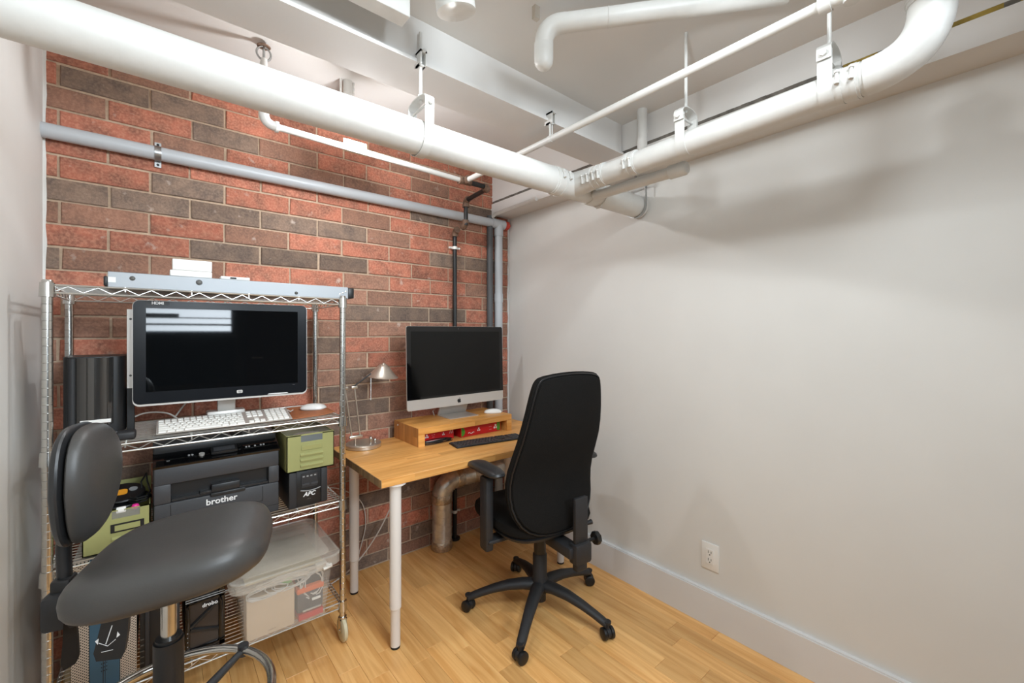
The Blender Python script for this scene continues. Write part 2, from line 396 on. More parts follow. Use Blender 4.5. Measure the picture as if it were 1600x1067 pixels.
struct('trim_4', g, 'paint', smooth=0)
g = G()
pts = [(XR, 0)] + [(XR-.004-.009*random.random(), z/50*ZC2) for z in range(51)] + [(XR, ZC2)]
g.prism(pts, YB-.014, YB, lambda u, v, w_: Vector((u, w_, v)))
struct('trim_5', g, 'paint', smooth=0)
g = G().box((XR-.022, YR, 0), (XR, YB-.006, .152)).box((XR-.018, YR, .152), (XR, YB-.006, .158))
struct('baseboard_right', g, 'trim')
# boxed beam along the right wall with its open foam joint, steel beam across the room
struct('trim_1', G().box((1.80, YR, 2.155), (XR, YB, 2.236)), 'ceil')
struct('trim_2', G().box((1.806, YR, 2.252), (XR, YB, ZC2)), 'ceil')
g = G(); random.seed(3)
y = -.6; g2 = G()
while y < YB-.03:
    (g2 if y < .42 and random.random() < .85 else g).box((1.8025+.003*random.random(), y, 2.2355), (1.90, y+.03, 2.2525), 0); y += .03
g.box((1.806, YR, 2.236), (1.9, -.6, 2.252))
struct('trim_3', g, 'gap', smooth=0); struct('trim_8', g2, 'foam', smooth=0)
g = G().box((XL, 1.28, 2.232), (1.80, 1.467, 2.2435)).box((XL, 1.292, 2.2435), (1.80, 1.455, ZC2))
struct('trim_6', g, 'ceil')
# rear of the room (seen only as reflections)
g = G().box((-2.6, YR-.1, 0), (XR, YR, .68)).box((-2.6, YR-.1, 2.2), (XR, YR, ZC)).box((-2.6, YR-.1, .68), (-1.6, YR, 2.2)).box((.3, YR-.1, .68), (XR, YR, 2.2))
struct('wall_rear', g, 'darkwall')
struct('trim_7', G().box((-1.6, YR-.06, .68), (.3, YR-.02, 1.3)), 'navy')
win = struct('window_1', G().box((-1.6, YR-.08, 1.3), (.3, YR-.02, 1.34)).box((-1.6, YR-.08, 2.16), (.3, YR-.02, 2.2)).box((-1.6, YR-.08, 1.34), (-1.56, YR-.02, 2.16)).box((.26, YR-.08, 1.34), (.3, YR-.02, 2.16)).box((-.67, YR-.08, 1.34), (-.63, YR-.02, 2.16)).box((-1.56, YR-.07, 1.43), (.26, YR-.03, 1.455)).box((-1.56, YR-.07, 1.52), (.26, YR-.03, 1.535)).box((-1.2, YR-.07, 1.535), (-.3, YR-.03, 1.58)).box((-1.56, YR-.07, 1.64), (.26, YR-.03, 1.66)), 'bezel')
for a, b in ((-1.56, -.67), (-.63, .26)): struct('pane', G().box((a, YR-.055, 1.34), (b, YR-.045, 2.16)), 'glass', parent=win)
dr = struct('door_1', G().box((.42, YR, 0), (1.22, YR+.04, 2.05)), 'door')
part('door_handle', G().cyl((.5, YR+.04, 1), (.5, YR+.09, 1), .012).cyl((.5, YR+.08, 1), (.61, YR+.08, 1), .009), 'steel', dr)

# floor planks
random.seed(11)
PW = .0815; x = XR-.02; pm = {}
while x > XL:
    x0 = max(x-PW, XL); y = .18 - random.random()*.7
    while y < YB-.003:
        ln = random.choice((.42, .56, .7, .84, 1.0)); y1 = min(y+ln, YB-.003)
        if YB-.003-y1 < .12: y1 = YB-.003
        key = (round(x-x0, 4), round(y1-y, 4))
        if key not in pm:
            hw, hl = (x-x0)/2-.0003, (y1-y)/2-.0004; b = .0008
            gg = G().add([(sx*hw, sy*hl, -.012) for sx, sy in ((-1,-1),(1,-1),(1,1),(-1,1))] + [(sx*hw, sy*hl, -b) for sx, sy in ((-1,-1),(1,-1),(1,1),(-1,1))]
                       + [(sx*(hw-b), sy*(hl-b), 0) for sx, sy in ((-1,-1),(1,-1),(1,1),(-1,1))],
                       [(8, 9, 10, 11)] + [(i+k, (i+1) % 4+k, (i+1) % 4+k+4, i+k+4) for k in (0, 4) for i in range(4)])
            pm[key] = gg.mesh('plank', 'plank', smooth=0)
        obj('plank', pm[key], fl, ((x+x0)/2, (y+y1)/2, -random.random()*.0006)); y = y1
    x = x0
g = G().box((-2.6, YR, -.02), (XR, .18-.7, -.004)); part('rear_planking', g, 'plank', fl, smooth=0)

# bricks
random.seed(5)
DARK = [(-.25,2.35),(-.09,2.36),(.07,2.37),(.21,2.25),(-.23,1.9),(-.05,1.9),(.12,2.01),(.06,1.89),(.26,1.89),(.45,1.89),(.24,1.72),(.45,1.71),(-.31,1.63),(.57,1.89),(.81,1.89),(.56,1.72),(.79,1.71),(1.32,2.05),(1.69,2.17),(1.47,1.8),(1.69,1.8),(1.21,1.45),(.92,1.45),(.69,1.27),(.87,1.08),(.78,1.),(.9,.94),(.83,.83),(1.05,.75),(.94,.38),(.92,.19),(1.18,.36),(1.45,1.44),(.3,1.2),(-.1,.7),(.4,.5),(1.2,.1),(.6,.03),(.85,.01),(1.5,.28)]
BROWN = [(-.15,1.8),(-.16,1.63),(.9,2.16),(.63,2.13),(1.4,1.45),(.85,1.35),(.98,.82),(.4,1.81),(1.07,1.9),(-.24,2.24),(.12,2.14),(1.18,1.26),(1.22,1.18),(-.15,1.44),(-.13,1.34),(1.45,1.34),(.98,1.02),(1.24,2.2),(.37,2.21),(1.18,.99),(.2,.9),(.5,.8),(1.6,.6),(1.3,.55),(0,.3),(1.0,.55),(1.7,.2),(.3,.1)]
bmesh_cache = {}
def brick_me(Lb, h, mn, var):
    k = (round(Lb, 3), round(h, 3), mn, var)
    if k not in bmesh_cache:
        r = random.Random(var*31+7); c = .003; d = .0075
        j = lambda a: a+(r.random()-.5)*.0045
        P = [(-Lb/2, 0, -h/2), (Lb/2, 0, -h/2), (Lb/2, 0, h/2), (-Lb/2, 0, h/2)]
        Q = [(j(x_), -d+c, j(z_)) for x_, _, z_ in P]
        R = [(q[0]-math.copysign(c, q[0]), -d-(r.random()-.5)*.002, q[2]-math.copysign(c, q[2])) for q in Q]
        gg = G().add(P+Q+R, [(8, 9, 10, 11)] + [(i+k_, (i+1) % 4+k_, (i+1) % 4+k_+4, i+k_+4) for k_ in (0, 4) for i in range(4)])
        bmesh_cache[k] = gg.mesh('brick', mn, smooth=0)
    return bmesh_cache[k]
z0 = 1.5797-18*HB; row = 0
for row in range(0, 30):
    zb, zt = z0+row*HB, z0+(row+1)*HB
    zb2, zt2 = max(zb, 0.002), min(zt, ZC2)
    if zt2-zb2 < .02: continue
    ph = -.288 if row % 2 == 0 else -.150
    xs = [ph+.2672*(k-1) for k in range(11)]; xs = [a+(random.random()-.5)*.012 for a in xs]
    for k in range(10):
        a, b = xs[k]+.005, xs[k+1]-.005
        a, b = max(a, XL+.002), min(b, XR-.004)
        if b-a < .025: continue
        ct = 'brick_red'
        for nm, lst in (('brick_brown', BROWN), ('brick_dark', DARK)):
            if any(a-.005 <= px <= b+.005 and zb <= pz < zt for px, pz in lst): ct = nm
        if ct == 'brick_red' and random.random() < (.2 if zb > 1.5 else .34): ct = 'brick_brown'
        L_ = round((b-a)/.004)*.004; h = min(zt2-zb2-.0095, HB-.0095)
        obj('brick', brick_me(L_, h, ct, random.randrange(4)), wb, ((a+b)/2, YB, (zb2+zt2)/2))

# ------------------------------------------------------------ pipes overhead
def band(g, p, axis, r, wd, n=24):
    a = Vector(axis).normalized(); p = Vector(p); g.tube([p-a*wd/2, p+a*wd/2], r, n)
def coupling(parent, p, axis, r, wd=.075, screw=(0, 0, 1), nclamp=2):
    a = Vector(axis).normalized(); p = Vector(p); sc = Vector(screw).normalized()
    g = G(); band(g, p, a, r+.003, wd); c = part('coupling', g, 'gloss', parent)
    for s in ((-.5, .5) if nclamp == 2 else (0,)):
        q = p+a*s*wd*.55; g = G(); band(g, q, a, r+.0048, .011)
        side = a.cross(sc).normalized(); e = q+sc*(r+.008)
        g.tube([e-side*.016, e-side*.004], .006, 6); g.tube([e-side*.006, e+side*.014], .0038, 6); g.tube([e+side*.014, e+side*.02], .0065, 6)
        part('clamp', g, 'gloss', c)
def clevis(name, label, p, r, ztop, axis, wd=.022, group=None, mats='gloss', beamclamp=False):
    """strap loop round a pipe of radius r at p, yoke above it, threaded rod to ztop; axis = pipe axis 'x' or 'y'"""
    p = Vector(p); t = thing(name, label, 'pipe hanger', (p.x, p.y, p.z+r), group)
    A = Vector((1, 0, 0)) if axis == 'x' else Vector((0, 1, 0)); B = Vector((0, 1, 0)) if axis == 'x' else Vector((1, 0, 0)); Z = Vector((0, 0, 1))
    def strip(path, th=.0022):
        g = G(); vs = []; n = len(path)
        for i, q in enumerate(path):
            a = path[max(i-1, 0)]; b = path[min(i+1, n-1)]; tg = (b-a).normalized(); nm = tg.cross(A)
            for sa in (-1, 1):
                for sn in (0, 1): vs.append(q+A*sa*wd/2+nm*sn*th)
        fs = []
        for i in range(n-1):
            o = i*4; fs += [(o, o+1, o+5, o+4), (o+2, o+6, o+7, o+3), (o, o+4, o+6, o+2), (o+1, o+3, o+7, o+5)]
        fs += [(0, 2, 3, 1), (4*n-4, 4*n-3, 4*n-1, 4*n-2)]; return g.add(vs, fs)
    R = r+.003; ht = r+.052
    loop = [p+B*(-R)+Z*ht] + [p+B*R*math.cos(a)+Z*R*math.sin(a) for a in [PI+PI*i/16 for i in range(17)]] + [p+B*R+Z*ht]
    part('strap', strip(loop), mats, t)
    R2 = R+.004; yk = [p+B*(-R2)+Z*(ht-.025), p+B*(-R2)+Z*(ht+.006)] + [p+B*R2*.98*math.cos(a)+Z*(ht+.006+.018*math.sin(a)) for a in [PI-PI*i/8 for i in range(9)]] + [p+B*R2+Z*(ht+.006), p+B*R2+Z*(ht-.025)]
    part('yoke', strip(yk, .003), mats, t)
    q = p+Z*(ht-.01); part('bolt', G().tube([q-B*(R2+.006), q+B*(R2+.006)], .004, 8).tube([q-B*(R2+.011), q-B*(R2+.003)], .0085, 6).tube([q+B*(R2+.003), q+B*(R2+.011)], .0085, 6), mats, t)
    part('rod', G().cyl(p+Z*(ht+.015), (p.x, p.y, ztop), .0055, n=8).cyl(p+Z*(ht+.028), p+Z*(ht+.036), .0095, n=6), mats, t)
    return t
def beam_clamp(parent, x, y, z):
    part('beam_clamp', G().box((x-.012, y-.014, z-.02), (x-.007, y+.03, z+.028)).box((x+.007, y-.014, z-.02), (x+.012, y+.03, z+.028)).box((x-.012, y-.014, z+.02), (x+.012, y+.022, z+.028)).box((x-.012, y-.004, z-.02), (x+.012, y+.022, z-.014)).cyl((x, y-.014, z+.024), (x, y-.022, z+.024), .006, n=6), 'gloss', parent)

zb = lambda x: 1.976+.008*(x+.05)                        # axis height of the big drain pipe
BY, BR_ = 1.28, .0555
t = thing('drain_pipe', 'thickest white pipe, running level from the left wall across the brick wall', 'pipe', (.8, BY, 1.92))
part('pipe_run', G().cyl((XL, BY, zb(XL)), (1.935, BY, zb(1.935)), BR_, n=40), 'gloss', t)
coupling(t, (1.315, BY, zb(1.315)), (1, 0, 0), BR_, .07, (.1, -1, .25))
g = G(); band(g, (1.545, BY, zb(1.545)), (1, 0, 0), BR_+.004, .05); part('coupling', g, 'gloss', t)
g = G(); band(g, (1.60, BY, zb(1.6)), (1, 0, 0), BR_+.0055, .012); g.cyl((1.6, BY-.02, zb(1.6)-BR_-.006), (1.6, BY+.01, zb(1.6)-BR_-.006), .005, n=8); part('clamp', g, 'gloss', t)
hg = clevis('pipe_hanger', 'white strap hanger clamped to the beam, holding the thick pipe in mid run', (.673, BY, zb(.673)), BR_, 2.335, 'x', .032)
beam_clamp(hg, .673, 1.272, 2.238)
hg = clevis('pipe_hanger', 'bare galvanised hanger round the end of the thick pipe at the right wall', (1.905, BY, zb(1.905)), BR_, 2.15, 'x', .018, mats='galv')

WX, WR = 1.42, .0416
zw = lambda y: 2.004-.011*y
t = thing('branch_waste_pipe', 'white waste pipe with screw clamps running beside the right wall to an upturned elbow', 'pipe', (WX, .8, 1.95))
path = [(WX, 1.285, zw(1.28)-.004)] + bend((WX, 1.2, zw(1.2)), (WX, .135, zw(.135)), (WX, .135, 2.38), .11, 10) + [(WX, .135, 2.384)]
part('pipe_run', G().tube(path, WR, 32), 'gloss', t)
g = G().tube([(WX, 1.285, zw(1.28)), (WX-.0, 1.21, zw(1.21)), (WX, 1.14, zw(1.14))], [WR+.014, WR+.008, WR+.002], 32); part('wye_branch', g, 'gloss', t)
g = G().tube([Vector(p) for p in bend((WX, .28, zw(.28)), (WX, .135, zw(.135)), (WX, .135, 2.3), .125, 10)], WR+.0035, 32); part('elbow', g, 'gloss', t)
for yy in (1.17, 1.115, .965): coupling(t, (WX, yy, zw(yy)), (0, 1, 0), WR, .048, (-1, 0, -.25))
coupling(t, (WX, .295, zw(.3)), (0, 1, 0), WR, .055, (-1, 0, .1))
coupling(t, (WX, .135, 2.16), (0, 0, 1), WR+.003, .07, (-1, .2, 0))
clevis('pipe_hanger', 'white strap hanger on the waste pipe, the one farther from the elbow', (WX, .751, zw(.75)), WR, ZC, 'y', .034)
clevis('pipe_hanger', 'white strap hanger on the waste pipe, the one close to the elbow', (WX, .338, zw(.34)), WR, ZC, 'y', .034)
t = thing('cleanout_pipe', 'short white capped pipe tucked under the waste pipe near the wall', 'pipe', (1.5, 1.0, 1.94))
part('pipe_run', G().cyl((1.507, .86, 1.949), (1.507, 1.225, 1.949), .021, n=24), 'gloss', t)
part('cap', G().lathe([(0, 0), (.02, .002), (.026, .01), (.026, .07), (.0215, .074)], (1.507, .79, 1.949), 24, (0, 1, 0)), 'gloss', t)
part('bracket', G().box((1.495, 1.21, 1.94), (1.519, 1.225, 1.978)).box((1.478, 1.213, 1.97), (1.519, 1.222, 1.978)), 'gloss', t)

# sprinkler lines
SX, SZ, SY = 1.28, 2.157, 1.93
t = thing('sprinkler_pipe', 'thin white pipe running straight overhead between the beam and the right wall', 'pipe', (SX, .8, 2.14))
part('pipe_run', G().cyl((SX, -.6, SZ), (SX, SY, SZ), .0135, n=20), 'gloss', t)
part('tee_fitting', G().cyl((SX, .2, SZ), (SX, .318, SZ), .0185, n=20).cyl((SX, .30, SZ), (SX, .325, SZ), .023, n=20).cyl((SX, .195, SZ), (SX, .215, SZ), .023, n=20).cyl((SX, .26, SZ), (SX, .26, SZ-.026), .017, n=16), 'gloss', t)
h = thing('pipe_hanger', 'small white clamp hanging the thin overhead pipe from the beam edge', 'pipe hanger', (SX, 1.275, SZ))
beam_clamp(h, SX, 1.272, 2.238)
part('rod', G().cyl((SX-.006, 1.275, SZ+.012), (SX-.006, 1.275, 2.26), .004, n=8).cyl((SX+.007, 1.275, SZ+.012), (SX+.007, 1.275, 2.22), .003, n=8), 'gloss', h)
g = G(); band(g, (SX, 1.275, SZ), (0, 1, 0), .0155, .016, 20); part('strap', g, 'gloss', h)
t = thing('sprinkler_branch_pipe', 'thin white pipe below the thick pipe ending in rusty and black fittings', 'pipe', (.8, SY, SZ-.014))
part('pipe_run', G().tube([(.326, SY, 2.41)] + bend((.326, SY, 2.3), (.326, SY, SZ+.012), (.5, SY, SZ+.012), .03) + [(1.262, SY, SZ)], .0135, 20), 'gloss', t)
part('elbow', G().tube(bend((.326, SY, 2.3), (.326, SY, SZ+.012), (.5, SY, SZ+.012), .042), .0185, 20).cyl((.366, SY, SZ+.012), (.378, SY, SZ+.012), .022, n=20), 'gloss', t)
part('tee_fitting', G().cyl((1.248, SY, SZ), (1.316, SY, SZ), .0185, n=20).cyl((SX, SY, SZ), (SX, SY-.035, SZ), .0185, n=20).cyl((1.242, SY, SZ), (1.256, SY, SZ), .022, n=20).cyl((SX, SY-.028, SZ), (SX, SY-.04, SZ), .022, n=20), 'rust', t)
EX = 1.435
part('nipple', G().cyl((1.31, SY, SZ), (1.42, SY, SZ), .0135, n=16), 'blackpipe', t)
part('elbow', G().tube(bend((1.38, SY, SZ), (EX, SY, SZ-.004), (EX+.02, SY+.08, SZ-.004), .03), .02, 16), 'rust', t)
part('nipple', G().cyl((EX+.003, SY+.02, SZ-.004), (1.466, 2.19, SZ-.002), .0135, n=16), 'blackpipe', t)
part('elbow', G().tube(bend((1.46, 2.15, SZ-.002), (1.466, 2.20, SZ-.002), (1.466, 2.20, 2.06), .03), .02, 16).cyl((1.466, 2.2, 2.112), (1.466, 2.2, 2.126), .0225, n=16), 'rust', t)
part('nipple', G().cyl((1.466, 2.2, 2.0), (1.466, 2.2, 2.13), .0135, n=16), 'blackpipe', t)
part('elbow', G().tube(bend((1.466, 2.2, 2.07), (1.466, 2.205, 2.0), (1.478, 2.30, 1.995), .035), .02, 16), 'rust', t)
t = thing('black_riser_pipe', 'slim black iron pipe standing against the bricks behind the desk', 'pipe', (1.48, 2.35, 0))
part('elbow', G().tube(bend((1.47, 2.26, 1.997), (1.478, 2.345, 1.995), (1.48, 2.35, 1.9), .035), .02, 16), 'rust', t)
part('pipe_run', G().cyl((1.48, 2.35, .008), (1.48, 2.35, 1.97), .0137, n=20).cyl((1.48, 2.35, .002), (1.48, 2.35, .012), .034, n=20), 'blackpipe', t)
for zz in (1.885, .18):
    g = G(); band(g, (1.48, 2.35, zz), (0, 0, 1), .0165, .018, 20); g.box((1.44, 2.352, zz-.006), (1.52, 2.360, zz+.006)).cyl((1.447, 2.352, zz), (1.447, 2.345, zz), .006, n=8).cyl((1.513, 2.352, zz), (1.513, 2.345, zz), .006, n=8)
    part('pipe_clip', g, 'white_pl', t, 'white pipe clip')
part('label_board', G().box((.64, SY+.012, SZ-.004), (.745, SY+.017, SZ+.052)), 'cream_in', t, 'cream tag board')
h = thing('fire_sprinkler', 'tarnished silver sprinkler head standing up behind the thick white pipe', 'sprinkler', (.326, SY, 2.41))
part('stem', G().cyl((.326, SY, 2.40), (.326, SY, 2.425), .012, n=12), 'gloss', h)
part('frame', G().tube([(.326+.005, SY, 2.42)]+[(.326+.025*math.sin(a), SY, 2.446-.027*math.cos(a)) for a in [PI*i/10 for i in range(1, 10)]]+[(.330, SY, 2.473)], .004, 8).tube([(.326-.005, SY, 2.42)]+[(.326-.025*math.sin(a), SY, 2.446-.027*math.cos(a)) for a in [PI*i/10 for i in range(1, 10)]]+[(.322, SY, 2.473)], .004, 8).cyl((.326, SY, 2.425), (.326, SY, 2.474), .005, n=8), 'galv', h)
part('deflector', G().lathe([(0, 0), (.022, -.004), (.025, -.002), (.004, .004), (0, .005)], (.326, SY, 2.476), 16), 'rust', h)
t = thing('vertical_conduit', 'short white tube standing upright with a thin rod behind the thick pipe', 'pipe', (.67, 1.98, 2.3))
part('pipe_run', G().cyl((.672, 1.98, 2.3), (.672, 1.98, ZC2), .02, n=20).cyl((.672, 1.98, 2.40), (.672, 1.98, 2.43), .023, n=20), 'gloss', t)
part('rod', G().cyl((.64, 1.98, 2.3), (.64, 1.98, ZC2), .0055, n=8), 'gloss', t)
part('bead_trim', G().tube([(.695+.003*(i % 2), 1.975, 2.28+.012*i) for i in range(20)], .004, 6), 'gloss', t)
solo('corner_conduit', G().cyl((1.752, 1.142, 2.19), (1.752, 1.142, ZC), .023, n=24).cyl((1.752, 1.142, 2.195), (1.80, 1.142, 2.195), .012, n=12), 'gloss', (1.752, 1.142, 2.2), 'short white upright pipe beside the boxed beam in the ceiling corner', 'pipe')
# elbowed pipe close to the ceiling
a = Vector((1.21, .70, 2.335)); b = Vector((.945, .972, 2.313)); c = Vector((.955, .985, 2.20)); d = (a-b).normalized()
t = thing('elbowed_ceiling_pipe', 'white pipe under the ceiling whose elbow drops to a rounded end', 'pipe', tuple(b))
part('pipe_run', G().tube([a+d*.35, b+d*.05], .0285, 28), 'gloss', t)
part('elbow', G().tube([b+d*.07]+bend(a, b, c, .055, 8)+[c], .0295, 28), 'gloss', t)
g = G().lathe([(.0305, 0), (.0305, -.05), (.028, -.066), (.02, -.078), (.008, -.084), (0, -.085)], (b.x+(c.x-b.x)*.55, b.y+(c.y-b.y)*.55, 2.262), 28); part('cap', g, 'gloss', t)
g = G(); band(g, b+d*.2, d, .0295, .004, 28); part('joint_ring', g, 'gloss', t)
part('mount_lug', G().box((b.x-.02, b.y+.02, b.z+.03), (b.x+.0, b.y+.035, ZC)), 'steel', t)
solo('ceiling_box', G().box((XL+.005, 1.134, 2.25), (.563, 1.187, ZC-.001), .0015, 1), 'gloss', (.1, 1.16, 2.25), 'long flat white box mounted under the ceiling beside the beam', 'box')
# track lamp heads
def lamp_head(loc, tilt, label):
    t = thing('track_lamp', label, 'lamp', loc, None)
    R = Matrix.Translation(loc) @ Matrix.Rotation(rad(tilt[0]), 4, 'X') @ Matrix.Rotation(rad(tilt[1]), 4, 'Y')
    g = G().lathe([(.045, 0), (.0555, .004), (.0555, .10), (.05, .12), (.02, .13), (0, .13)]); g.xf(R)
    part('lamp_can', g, 'gloss', t)
    g = G().lathe([(0, .006), (.043, .006), (.043, .002)]); g.xf(R); part('lens', g, 'led', t)
    for s in (-1, 1):
        for k in range(2):
            g = G().box((s*.046, -.008, .088+.014*k), (s*.0575, .004, .097+.014*k)); g.xf(R); part('vent_slot', g, 'rubber', t)
    L = Vector(loc)
    part('bracket', G().cyl(R @ Vector((0, 0, .12)), (L.x, L.y, ZC), .011, n=12).box((L.x-.03, L.y-.03, ZC-.02), (L.x+.03, L.y+.03, ZC), .004), 'gloss', t)
lamp_head((.655, 1.03, 2.245), (6, -14), 'white ceiling spot lamp with dark slots at the top edge of the photo')
lamp_head((.935, .555, 2.19), (-3, -20), 'white ceiling spot lamp nearer the right wall, above the frame')

t = thing('track_lamp', 'white lamp head tucked behind the thick pipe on its brick side', 'lamp', (.68, 1.83, 2.2))
part('lamp_can', G().lathe([(.024, 0), (.03, .003), (.03, .07), (.02, .085), (0, .085)], (.68, 1.83, 2.205), 24), 'gloss', t)
part('lens', G().lathe([(0, -.004), (.018, -.002), (.023, .004)], (.68, 1.83, 2.205), 20), 'led', t)
part('bracket', G().tube([(.68, 1.83, 2.285), (.68, 1.86, 2.31), (.672, 1.965, 2.32)], .007, 8), 'gloss', t)
# grey and dark risers on the brick wall
GY, GZ, GR = 2.348, 2.097, .0285
t = thing('grey_wall_pipe', 'grey plastic pipe along the brick wall turning down behind the desk in the corner', 'pipe', (.8, GY, GZ-GR))
part('pipe_run', G().cyl((XL, GY, GZ), (1.83, GY, GZ), GR, n=32), 'pvc', t)
part('riser', G().cyl((1.838, GY, 0.004), (1.838, GY, GZ), GR, n=32), 'pvc', t)
part('tee_fitting', G().cyl((1.775, GY, GZ), (1.885, GY, GZ), GR+.0045, n=32).cyl((1.838, GY, GZ-.085), (1.838, GY, GZ), GR+.0045, n=32), 'pvc', t)
part('coupling', G().cyl((1.838, GY, 1.55), (1.838, GY, 1.61), GR+.0035, n=32), 'pvc', t)
part('plug', G().cyl((1.88, GY, GZ), (1.918, GY, GZ), GR+.003, n=8).cyl((1.91, GY, GZ), (1.935, GY, GZ), .017, n=4), 'redcap', t, 'red plug in the end of the tee')
sx_ = .003; g = G()
band(g, (sx_, GY, GZ), (1, 0, 0), GR+.002, .022, 32)
g.box((sx_-.011, GY+.02, GZ-GR-.024), (sx_+.011, GY+.027, GZ+GR+.024)); part('pipe_strap', g, 'galv', t, 'bright metal pipe strap')
part('strap_screw', G().cyl((sx_, GY+.022, GZ+GR+.014), (sx_, GY+.017, GZ+GR+.014), .005, n=8).cyl((sx_, GY+.022, GZ-GR-.014), (sx_, GY+.017, GZ-GR-.014), .005, n=8), 'dark_print', t)
t = thing('dark_riser_pipe', 'dark grey upright pipe in the brick corner beside the pale grey one', 'pipe', (1.767, 2.352, 0))
part('pipe_run', G().cyl((1.767, 2.354, .004), (1.767, 2.354, 2.145), .0215, n=24), 'pvc_dk', t)
part('branch', G().tube([(1.775, 2.35, 2.13), (1.78, 2.31, 2.15), (1.78, 1.9, 2.155)], .0125, 16), 'gloss', t, 'thin pale side pipe')
# foil duct under the desk
t = thing('foil_duct', 'metal foil duct rising from the floor and bending under the desk', 'duct', (1.355, 2.30, 0))
path = [(1.355, 2.3, .002), (1.355, 2.3, .2)] + bend((1.355, 2.3, .3), (1.355, 2.295, .418), (1.6, 2.27, .43), .1, 8) + [(1.935, 2.235, .44)]
part('duct_run', G().tube(path, .060, 32), 'duct', t)
for i in range(6):
    zz = .05+.045*i; part('seam_ring', G().tube([(1.355+0.0607*math.cos(a), 2.3+0.0607*math.sin(a), zz+.02*math.sin(a)) for a in [2*PI*j/24 for j in range(24)]], .0012, 5, closed=True), 'duct', t)
for i in (1, 3, 5, 7):
    bp = bend((1.355, 2.3, .3), (1.355, 2.295, .418), (1.6, 2.27, .43), .1, 8); a = bp[i]; d = (bp[i+1]-bp[i-1]); g = G(); band(g, a, d, .0622, .006, 32); part('elbow_seam', g, 'duct', t)
for p, ax in (((1.355, 2.3, .03), (0, 0, 1)), ((1.355, 2.3, .315), (0, 0, 1)), ((1.465, 2.285, .422), (1, -.08, .04)), ((1.585, 2.274, .429), (1, -.08, .04))):
    g = G(); a = Vector(ax).normalized(); P0 = Vector(p); g.tube([P0-a*.026, P0-a*.02, P0+a*.02, P0+a*.026], [.0615, .065, .064, .0615], 32); part('foil_tape', g, 'foil', t, 'crumpled foil tape joint')

# wall outlet
t = thing('wall_outlet', 'white double power outlet low on the right wall', 'outlet', (XR, .913, .31))
part('cover_plate', G().box((XR-.006, .873, .25), (XR, .953, .372), .0025), 'white_pl', t)
part('socket', G().box((XR-.0085, .896, .277), (XR-.004, .930, .345), .001, 1), 'white_pl', t)
for zz in (.294, .328):
    for dy, hh in ((-.0065, .005), (.0065, .006)): part('slot', G().box((XR-.0092, .913+dy-.001, zz-hh+.004), (XR-.0083, .913+dy+.001, zz+hh+.004)), 'dark_print', t)
    part('slot', G().cyl((XR-.0092, .913, zz-.008), (XR-.0083, .913, zz-.008), .0026, n=10), 'dark_print', t)

# ------------------------------------------------------------ wire shelving rack
RX0, RX1, RY0, RY1 = -.255, .619, 1.89, 2.31
SH = {'top': 1.482, 'second': .970, 'third': .608, 'bottom': .168}
t = rack = thing('wire_shelving_unit', 'chrome wire shelving rack on casters against the brick wall', 'shelf', ((RX0+RX1)/2, (RY0+RY1)/2, 0))
def post_prof(z0, z1):
    pr = [(.0127, z0)]; z = z0+.0127
    while z < z1-.005:
        pr += [(.0127, z-.0009), (.0117, z), (.0127, z+.0009)]; z += .0254
    return pr+[(.0127, z1), (.011, z1+.003), (0, z1+.003)]
pmesh = None
for (x, y) in ((RX0, RY0), (RX1, RY0), (RX0, RY1), (RX1, RY1)):
    po = part('post', G().lathe(post_prof(.115, SH['top']+.012), (x, y, 0), 16), 'chrome', t)
    for zz in SH.values():
        part('collar', G().lathe([(.0145, -.034), (.0185, -.033), (.0168, .01), (.014, .011)], (x, y, zz-.004), 16), 'chrome', po)
    cs = part('caster', G().cyl((x, y, .10), (x, y, .125), .0125, n=12).cyl((x, y, .098), (x, y, .106), .017, n=12).box((x-.014, y-.016, .045), (x-.0115, y+.016, .1)).box((x+.0115, y-.016, .045), (x+.014, y+.016, .1)).box((x-.014, y-.016, .096), (x+.014, y+.016, .1)).cyl((x-.016, y, .05), (x+.016, y, .05), .005, n=8), 'chrome', t)
    part('wheel', G().lathe([(.006, -.0105), (.043, -.0105), (.05, -.006), (.05, .006), (.043, .0105), (.006, .0105)], (x, y, .05), 28, (1, 0, 0)), 'wheel', cs)
for nm, z in SH.items():
    g = G(); zl = z-.024; x0, x1, y0, y1 = RX0+.012, RX1-.012, RY0, RY1
    for zz, r in ((z, .0032), (zl, .0032)):
        for y in (y0, y1): g.cyl((x0, y, zz), (x1, y, zz), r, n=8)
        for x in (RX0, RX1): g.cyl((x, y0+.012, zz), (x, y1-.012, zz), r, n=8)
    def zig(a, b, n):
        a, b = Vector(a), Vector(b); pts = []
        for i in range(n+1):
            p = a.lerp(b, i/n); p.z = z-.003 if i % 2 else zl+.003; pts.append(p)
        g.tube(pts, .0019, 6)
    zig((x0, y0, 0), (x1, y0, 0), 26); zig((x0, y1, 0), (x1, y1, 0), 26)
    zig((RX0, y0+.012, 0), (RX0, y1-.012, 0), 12); zig((RX1, y0+.012, 0), (RX1, y1-.012, 0), 12)
    sh = part('shelf', g, 'wire', t)
    g = G(); n = 17
    for i in range(1, n): yy = y0+(y1-y0)*i/n; g.cyl((RX0, yy, z+.003), (RX1, yy, z+.003), .0018, n=6)
    part('wire_grid', g, 'wire', sh)
    g = G()
    for i in range(1, 5): xx = RX0+(RX1-RX0)*i/5; g.cyl((xx, y0, z-.001), (xx, y1, z-.001), .0026, n=6); g.cyl((xx, y0, z+.004), (xx, y0, z-.012), .0026, n=6)
    part('cross_brace', g, 'wire', sh)
ZT = SH['top']+.005; ZS = SH['second']+.005; Z3 = SH['third']+.005; Z4 = SH['bottom']+.005

